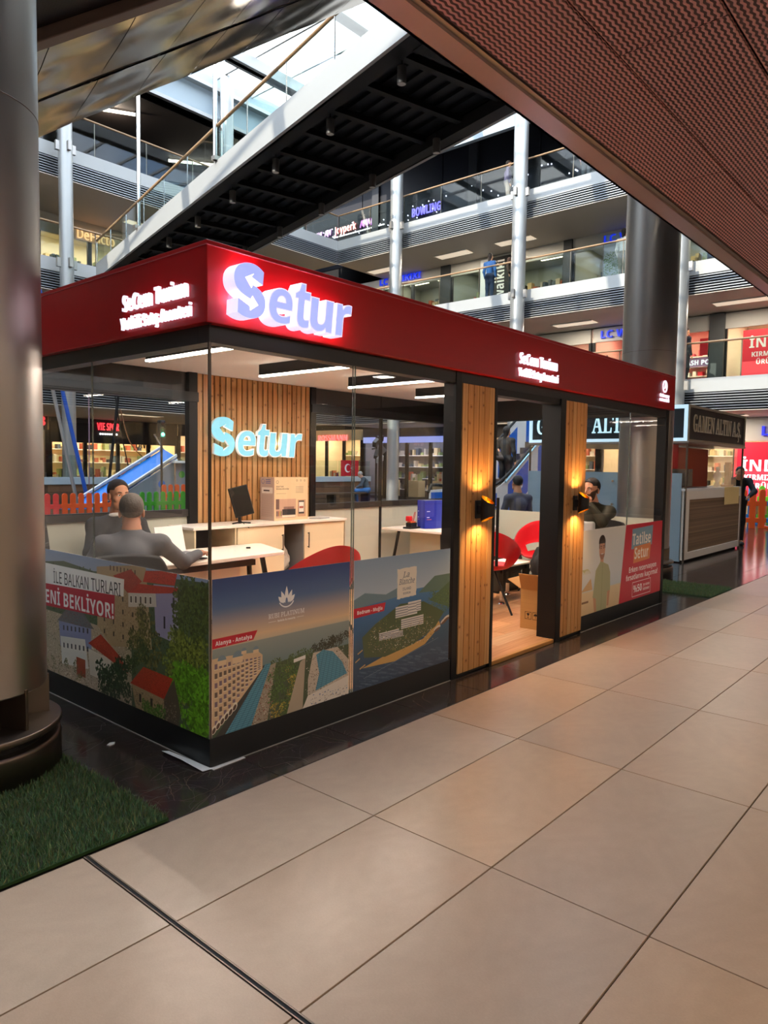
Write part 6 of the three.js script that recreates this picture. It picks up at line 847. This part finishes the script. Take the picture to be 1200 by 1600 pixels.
// a head of height 0.24 looking along +z, chin near y = -0.12
function headField(p, beard) {
  let d = smin(ell(p, [0, 0.035, -0.012], [0.076, 0.088, 0.095]), ell(p, [0, -0.045, 0.022], [0.058, 0.078, 0.072]), 0.035);
  d = smin(d, cone(p, [-0.035, -0.085, 0.045], [0.035, -0.085, 0.045], 0.026, 0.026), 0.03); // jaw
  d = smin(d, cone(p, [-0.035, 0.022, 0.068], [0.035, 0.022, 0.068], 0.013, 0.013), 0.02); // brow
  for (const s of [-1, 1]) { d = Math.max(d, -ell(p, [s * 0.031, 0.002, 0.096], [0.02, 0.013, 0.018])); d = smin(d, ell(p, [s * 0.045, -0.03, 0.06], [0.022, 0.02, 0.02]), 0.02); let e = ell(p, [s * 0.079, -0.012, -0.012], [0.011, 0.032, 0.02]); e = Math.max(e, -ell(p, [s * 0.089, -0.008, -0.006], [0.006, 0.018, 0.01])); d = smin(d, e, 0.006); }
  d = smin(d, cone(p, [0, 0.012, 0.083], [0, -0.03, 0.103], 0.009, 0.013), 0.012); for (const s of [-1, 1]) d = smin(d, ell(p, [s * 0.012, -0.035, 0.093], [0.009, 0.008, 0.01]), 0.006);
  d = smin(d, cone(p, [-0.018, -0.062, 0.082], [0.018, -0.062, 0.082], 0.007, 0.007), 0.008); d = smin(d, cone(p, [-0.014, -0.074, 0.081], [0.014, -0.074, 0.081], 0.0075, 0.0075), 0.006); d = Math.max(d, -ell(p, [0, -0.068, 0.094], [0.022, 0.0022, 0.012]));
  return d;
}
function hairGeo(style, cell) {
  const f = (p) => { let d = ell(p, [0, 0.04, -0.016], [0.084, 0.094, 0.103]); if (style === 'long') d = smin(d, cone(p, [0, 0.0, -0.05], [0, -0.16, -0.06], 0.075, 0.05), 0.03);
    let face = p[2] - (style === 'bald' ? -0.02 : 0.052) - Math.max(0, p[1] - 0.06) * (style === 'bald' ? -2.2 : 0.55); if (p[1] < 0.045) face = Math.max(face, p[2] - (style === 'long' ? 0.01 : -0.002)); d = Math.max(d, face); if (style === 'bald') d = Math.max(d, p[1] - 0.075); if (style !== 'long') d = Math.max(d, -(p[1] + 0.075 - Math.max(0, p[2]) * 0.4)); return d + 0.0015 * n3(p[0] * 120, p[1] * 60, p[2] * 120); };
  return meshField(f, [-0.13, -0.24, -0.16], [0.13, 0.16, 0.14], cell);
}
// a hand along +y from the wrist, palm toward +z; curl in radians per knuckle; side = 1 for thumb toward +x
function handBones(side, curl) {
  const b = [[[0, 0, 0], [0, 0.03, 0], 0.024, 0.027], [[-0.026, 0.035, 0], [-0.024, 0.082, 0], 0.013, 0.011], [[-0.009, 0.035, 0], [-0.008, 0.086, 0], 0.014, 0.0115], [[0.009, 0.035, 0], [0.008, 0.086, 0], 0.014, 0.0115], [[0.026, 0.035, 0], [0.024, 0.08, 0], 0.014, 0.011]], f = [];
  [[-0.026, 0.06, 0.8], [-0.0085, 0.074, 1], [0.0085, 0.078, 1.03], [0.026, 0.07, 0.95]].forEach(([x, len], i) => { let a = curl * 0.55, p = [x * side * -1 * -1, 0.084 - Math.abs(i - 1.6) * 0.003, 0]; const seg = [0.45, 0.3, 0.25]; seg.forEach((s, k) => { const q = [p[0] + (k ? 0 : x * 0.06), p[1] + Math.cos(a) * len * s, p[2] + Math.sin(a) * len * s]; f.push([p, q, 0.0088 - k * 0.0007, 0.0083 - k * 0.0008]); p = q; a += curl; }); });
  const th = [[0.02 * side, 0.018, 0.006], [0.043 * side, 0.046, 0.016 + curl * 0.006], [0.046 * side, 0.07, 0.026 + curl * 0.012], [0.04 * side, 0.09, 0.034 + curl * 0.018]]; for (let i = 0; i < 3; i++) f.push([th[i], th[i + 1], [0.014, 0.0105, 0.0095][i], [0.0105, 0.0095, 0.008][i]]);
  return [b, f];
}
function handGeo(side, curl, cell) { const [b, f] = handBones(side, curl); const lo = [-0.08, -0.04, -0.06], hi = [0.08, 0.2, 0.12]; return meshField((p) => { let d = 9; for (const q of b) d = smin(d, cone(p, ...q), 0.012); for (const q of f) d = smin(d, cone(p, ...q), 0.004); return d; }, lo, hi, cell); }
// J: joints in local metres, facing +z. o: colours and details
function person(label, pos, turn, J, o) {
  const t = thing('person', label, 'person', pos, turn), c = o.cell ?? 0.014, skin = o.skinMat ?? mat(o.skin ?? '#c08a68', 0.6), gs = [], fine = o.fine;
  const H = new THREE.Matrix4().compose(new THREE.Vector3(...J.head), new THREE.Quaternion().setFromEuler(new THREE.Euler(o.nod ?? 0, o.look ?? 0, o.tilt ?? 0, 'YXZ')), V(1, 1, 1));
  const B = [[J.neck, lerp3(J.head, J.neck, 0.35), 0.058, 0.054], [J.chest, J.neck, 0.1, 0.058], [J.pelvis, J.chest, 0.12, 0.125]];
  for (const s of ['L', 'R']) B.push([J['sh' + s], J['el' + s], 0.05, 0.04], [J['el' + s], J['wr' + s], 0.04, 0.027], [J.chest, J['sh' + s], 0.08, 0.052], [J['hip' + s], J['kn' + s], 0.085, 0.056], [J['kn' + s], J['an' + s], 0.054, 0.036], [J.pelvis, J['hip' + s], 0.1, 0.085], [J['an' + s], J['to' + s], 0.035, 0.028]);
  gs.push(solid(B, c, 0.05)); gs.push(meshField((p) => headField(p), [-0.12, -0.15, -0.14], [0.12, 0.15, 0.14], fine ? 0.0042 : 0.011).applyMatrix4(H));
  for (const s of ['L', 'R']) { const w = new THREE.Vector3(...J['wr' + s]), e = new THREE.Vector3(...J['el' + s]); const y = (J['hd' + s] ? new THREE.Vector3(...J['hd' + s]) : w.clone().sub(e)).normalize(), pz = new THREE.Vector3(...(J['pm' + s] ?? [s === 'L' ? 1 : -1, 0, 0.2])); const x = y.clone().cross(pz).normalize(), z = x.clone().cross(y); if (fine || o.hands) gs.push(handGeo(s === 'L' ? 1 : -1, o['curl' + s] ?? 0.4, fine ? 0.004 : 0.008).applyMatrix4(new THREE.Matrix4().makeBasis(x, y, z).setPosition(w))); else gs.push(sph(0.04, 0, 0.07, 0, 0.7, 1.5, 0.5, 10).applyMatrix4(new THREE.Matrix4().makeBasis(x, y, z).setPosition(w))); }
  part('body', gs, skin, t);
  const hm = mat(o.hair ?? '#1d1612', 0.75); if (o.hair !== null) { const h = part('hair', hairGeo(o.style ?? 'short', fine ? 0.005 : 0.011), hm, t); h.applyMatrix4(H); }
  if (fine) { const e = part('eyes', [sph(0.0108, -0.031, 0.001, 0.0745), sph(0.0108, 0.031, 0.001, 0.0745)], mat('#f0ece6', 0.2), t); e.applyMatrix4(H); const ir = part('irises', [sph(0.006, -0.031, 0.001, 0.0825, 1, 1, 0.6), sph(0.006, 0.031, 0.001, 0.0825, 1, 1, 0.6)], mat('#1c120c', 0.2), t); ir.applyMatrix4(H); const br = part('eyebrows', [-1, 1].map((s) => tube([V(s * 0.013, 0.021, 0.09), V(s * 0.032, 0.027, 0.085), V(s * 0.05, 0.02, 0.07)], 0.0042, 6)), hm, t); br.applyMatrix4(H); }
  if (o.beard) { const b = part('beard', meshField((p) => { const d = headField(p) - 0.0014; let m = Math.max(p[1] + 0.042 - Math.max(0, Math.abs(p[0]) - 0.04) * 1.5, -(p[2] + 0.0)); m = Math.max(m, -ell(p, [0, -0.068, 0.09], [0.021, 0.008, 0.03])); m = Math.max(m, -ell(p, [0, -0.034, 0.1], [0.02, 0.016, 0.03])); return Math.max(d, m); }, [-0.12, -0.15, -0.1], [0.12, 0.02, 0.14], 0.0042), mat('#4a3324', 0.85), t); b.applyMatrix4(H); }
  // clothing follows the limbs, a little larger
  const up = [[J.pelvis, J.chest, 0.132, 0.14], [J.chest, lerp3(J.neck, J.chest, 0.12), 0.12, 0.07]]; for (const s of ['L', 'R']) { const cuff = lerp3(J['wr' + s], J['el' + s], 0.08); up.push([J.chest, J['sh' + s], 0.09, 0.06], [lerp3(J.neck, J.chest, 0.2), J['sh' + s], 0.058, 0.06], [J['sh' + s], J['el' + s], 0.062, 0.053], [J['el' + s], cuff, 0.053, 0.038], [J.pelvis, J['hip' + s], 0.12, 0.095]); }
  part(o.topName ?? 'jacket', solid(up, c, 0.035), mat(o.top ?? '#33363a', 0.85), t);
  if (o.collar) part('collar', new THREE.TorusGeometry(0.068, 0.017, 10, 28).rotateX(Math.PI / 2 - 0.25).translate(J.neck[0], J.neck[1] - 0.012, J.neck[2]), mat(o.collar, 0.8), t);
  const lo = [[J.pelvis, add3(J.pelvis, [0, 0.02, 0]), 0.132, 0.13]]; for (const s of ['L', 'R']) lo.push([J.pelvis, J['hip' + s], 0.12, 0.1], [J['hip' + s], J['kn' + s], 0.1, 0.072], [J['kn' + s], lerp3(J['an' + s], J['kn' + s], 0.08), 0.07, 0.056]); part('trousers', solid(lo, c, 0.05), mat(o.legs ?? '#20242c', 0.85), t);
  for (const s of ['L', 'R']) part('shoe', solid([[add3(J['an' + s], [0, -0.035, -0.03]), J['to' + s], 0.045, 0.04], [J['an' + s], add3(J['an' + s], [0, -0.03, 0]), 0.046, 0.05]], 0.012, 0.03, (p) => Math.min(J['an' + s][1], J['to' + s][1]) - 0.062 - p[1]), mat(o.shoes ?? '#151515', 0.6), t);
  return t;
}
const sit = (h = 0.47) => ({ pelvis: [0, h + 0.09, 0], chest: [0, h + 0.43, 0.0], neck: [0, h + 0.63, 0.02], head: [0, h + 0.79, 0.045], shL: [-0.185, h + 0.54, 0], shR: [0.185, h + 0.54, 0], elL: [-0.25, h + 0.27, 0.06], elR: [0.25, h + 0.27, 0.06], wrL: [-0.2, h + 0.25, 0.3], wrR: [0.2, h + 0.25, 0.3], hipL: [-0.09, h + 0.07, 0.02], hipR: [0.09, h + 0.07, 0.02], knL: [-0.13, h + 0.06, 0.44], knR: [0.13, h + 0.06, 0.44], anL: [-0.13, 0.075, 0.4], anR: [0.13, 0.075, 0.4], toL: [-0.14, 0.04, 0.55], toR: [0.14, 0.04, 0.55] });
const stand = () => ({ pelvis: [0, 0.95, 0], chest: [0, 1.27, 0], neck: [0, 1.46, 0.0], head: [0, 1.62, 0.03], shL: [-0.185, 1.38, -0.01], shR: [0.185, 1.38, -0.01], elL: [-0.235, 1.1, -0.02], elR: [0.235, 1.1, -0.02], wrL: [-0.23, 0.86, 0.06], wrR: [0.23, 0.86, 0.06], hipL: [-0.09, 0.9, 0], hipR: [0.09, 0.9, 0], knL: [-0.1, 0.49, 0.02], knR: [0.1, 0.49, 0.02], anL: [-0.1, 0.075, -0.02], anR: [0.1, 0.075, -0.02], toL: [-0.12, 0.04, 0.14], toR: [0.12, 0.04, 0.14] });
{ // man in grey, seen from behind at the front desk
  const J = sit(0.4); Object.assign(J, { chest: [0, 0.8, 0.07], neck: [0, 0.985, 0.13], head: [0, 1.125, 0.18], shL: [-0.19, 0.9, 0.09], shR: [0.19, 0.9, 0.09], elL: [-0.36, 0.74, 0.3], wrL: [-0.5, 0.775, 0.5], hdL: [-0.5, -0.02, 0.8], pmL: [0, -1, 0], elR: [0.28, 0.74, 0.22], wrR: [0.16, 0.785, 0.44], pmR: [0, -1, 0], hdR: [-0.5, 0, 1] });
  person('seated man in a grey jacket seen from behind, close-cropped grey hair, forearm on the desk', [0.515, F0, -1.61], Math.PI - 0.5, J, { fine: true, top: '#55565a', collar: '#b9b4aa', hair: '#5d564f', style: 'short', legs: '#2a2c33', skin: '#b57c5e', curlL: 0.3 });
}
{ // man facing him across the desk
  const J = sit(0.41); Object.assign(J, { wrL: [-0.12, 0.79, 0.36], wrR: [0.12, 0.79, 0.36], pmL: [0, -1, 0], pmR: [0, -1, 0], elL: [-0.26, 0.74, 0.1], elR: [0.26, 0.74, 0.1] });
  person('dark-haired man in a dark jacket facing the man in grey across the desk', [1.0, F0, -2.7], -0.1, J, { fine: true, top: '#25262b', hair: '#2a1f1a', legs: '#1c1d22', skin: '#c48d6e', collar: '#e2ded6' });
}
{ // bearded man by the far glass, fist at his mouth
  const J = sit(); Object.assign(J, { head: [0, 1.245, 0.06], elR: [0.2, 0.92, 0.24], wrR: [0.05, 1.1, 0.225], hdR: [-0.6, 0.75, -0.1], pmR: [-0.3, -0.2, -0.9], elL: [-0.22, 0.74, 0.14], wrL: [-0.04, 0.72, 0.32], pmL: [0, -1, 0] });
  const p = person('bearded dark-haired man in an olive jacket with his fist at his mouth', [5.32, F0, -0.50], -1.5, J, { fine: true, top: '#35301f', topName: 'jacket', hair: '#120d0b', beard: true, legs: '#15151a', skin: '#c98f70', curlR: 1.25, look: -0.22, collar: '#2e2a1c' });
  part('watch', new THREE.TorusGeometry(0.031, 0.011, 10, 24).rotateX(Math.PI / 2).rotateZ(0.25).translate(0.063, 1.08, 0.226), M.black, p); part('undershirt', rb(0.16, 0.26, 0.06, 0, 0.78, 0.125, 0.03, 3), mat('#c9c6c0', 0.85), p);
}
{ // man sitting on the bench by the low wall
  const J = sit(0.46); Object.assign(J, { chest: [0, 0.87, 0.1], neck: [0, 1.03, 0.2], head: [0, 1.14, 0.28], shL: [-0.185, 0.98, 0.14], shR: [0.185, 0.98, 0.14], elL: [-0.22, 0.72, 0.26], elR: [0.22, 0.72, 0.26], wrL: [-0.1, 0.62, 0.44], wrR: [0.1, 0.62, 0.44] });
  person('grey-haired man in a slate jacket and blue jeans bent forward on the timber bench', [19.0, 0, -16.25], -2.3, J, { cell: 0.02, top: '#4a545c', hair: '#9a9792', legs: '#3a6ea8', skin: '#b98a70', nod: 0.5 });
}
{ // people on the ground escalator and in front of it
  const J = stand(), c = Math.tan(Math.PI / 6); const up = (x) => 0.16 + Math.floor((x - 0.3) / 0.3) * 0.3 * c;
  person('person in dark clothes raising both arms on the blue-sided escalator', [13.0, 0.36, -6.8], 1.5, { ...J, elL: [-0.26, 1.36, 0.2], wrL: [-0.12, 1.52, 0.3], elR: [0.26, 1.36, 0.2], wrR: [0.12, 1.52, 0.3] }, { cell: 0.02, top: '#3a302c', legs: '#2c3440', hair: '#1a1512' });
  person('person in black seen from behind higher on the blue-sided escalator', [13.75, 0.8, -6.75], 1.6, J, { cell: 0.02, top: '#151517', legs: '#16171b', hair: '#1c1612', style: 'long' });
  const S = sit(0.46); person('man in a grey quilted jacket and dark cap sitting beyond the far glass', [8.35, 0, -3.2], 2.6, S, { cell: 0.016, top: '#50505a', hair: '#15151a', legs: '#20222a' });
  const s = thing('stool', 'low dark stool under the man in the quilted jacket', 'stool', [8.35, 0, -3.2]); part('seat', cy(0.2, 0.05, 0, 0.44), M.black, s); for (let i = 0; i < 4; i++) part('leg', bar(V(Math.sin(i * 1.571 + 0.78) * 0.13, 0.42, Math.cos(i * 1.571 + 0.78) * 0.13), V(Math.sin(i * 1.571 + 0.78) * 0.18, 0, Math.cos(i * 1.571 + 0.78) * 0.18), 0.014), M.black, s);
}
{ // someone leaning behind the gold counter
  const J = stand(); Object.assign(J, { chest: [0, 1.22, 0.14], neck: [0, 1.36, 0.25], head: [0, 1.46, 0.36], shL: [-0.185, 1.3, 0.2], shR: [0.185, 1.3, 0.2], elL: [-0.25, 1.1, 0.36], elR: [0.27, 1.1, 0.34], wrL: [-0.15, 1.0, 0.55], wrR: [0.15, 1.0, 0.55] });
  person('person in a black padded jacket leaning at the far end of the gold counter', [13.62, 0, -1.25], -1.2, J, { cell: 0.018, top: '#14151a', legs: '#17181c', hair: '#1a1411', shoes: '#22232a' });
}
// people on the galleries
for (const [x, y, z, turn, top, legs, style, l] of [[20.75, L[2], -11.9, 1.6, '#2f5a94', '#26304a', 'long', 'woman in a blue coat standing at the second gallery rail'], [20.9, L[2], -11.0, -0.4, '#4a3428', '#2a2a2e', 'short', 'person in brown walking behind the slender column on the second gallery'], [21.1, L[2], -7.0, 1.4, '#d8d2c8', '#8a8070', 'long', 'person in pale clothes at the second gallery rail beside the thick column'], [21.2, L[3], -11.5, 0.6, '#6a5a7a', '#b09a90', 'long', 'person in mauve sitting low behind the top gallery rail'], [20.9, L[3], -8.3, 1.5, '#d08a90', '#3a3a44', 'short', 'person in a pink top at the top gallery rail'], [21.2, L[1], -4.95, 1.0, '#22222a', '#1c1c22', 'short', 'person in black and red at the first gallery beside the slender column']])
  person(l, [x, y, z], turn, stand(), { cell: 0.03, top, legs, style, hair: '#241a14' });
// people walking in the corridor, mirrored in the far glass of the kiosk
{ const J = stand(); person('young woman in a green jacket and white top looking at her phone in the corridor', [5.2, 0, 6.4], Math.PI, { ...J, elR: [0.22, 1.12, 0.1], wrR: [0.06, 1.2, 0.28], elL: [-0.22, 1.12, 0.1], wrL: [-0.05, 1.18, 0.28] }, { cell: 0.018, top: '#2f5a40', legs: '#1c1c20', style: 'long', hair: '#2a1a14' }); person('man in a long grey coat standing in the corridor', [4.2, 0, 6.8], Math.PI - 0.3, J, { cell: 0.018, top: '#5a5a5c', legs: '#2a2a2e', hair: '#6a6660' }); }
renderer.render(scene, camera);
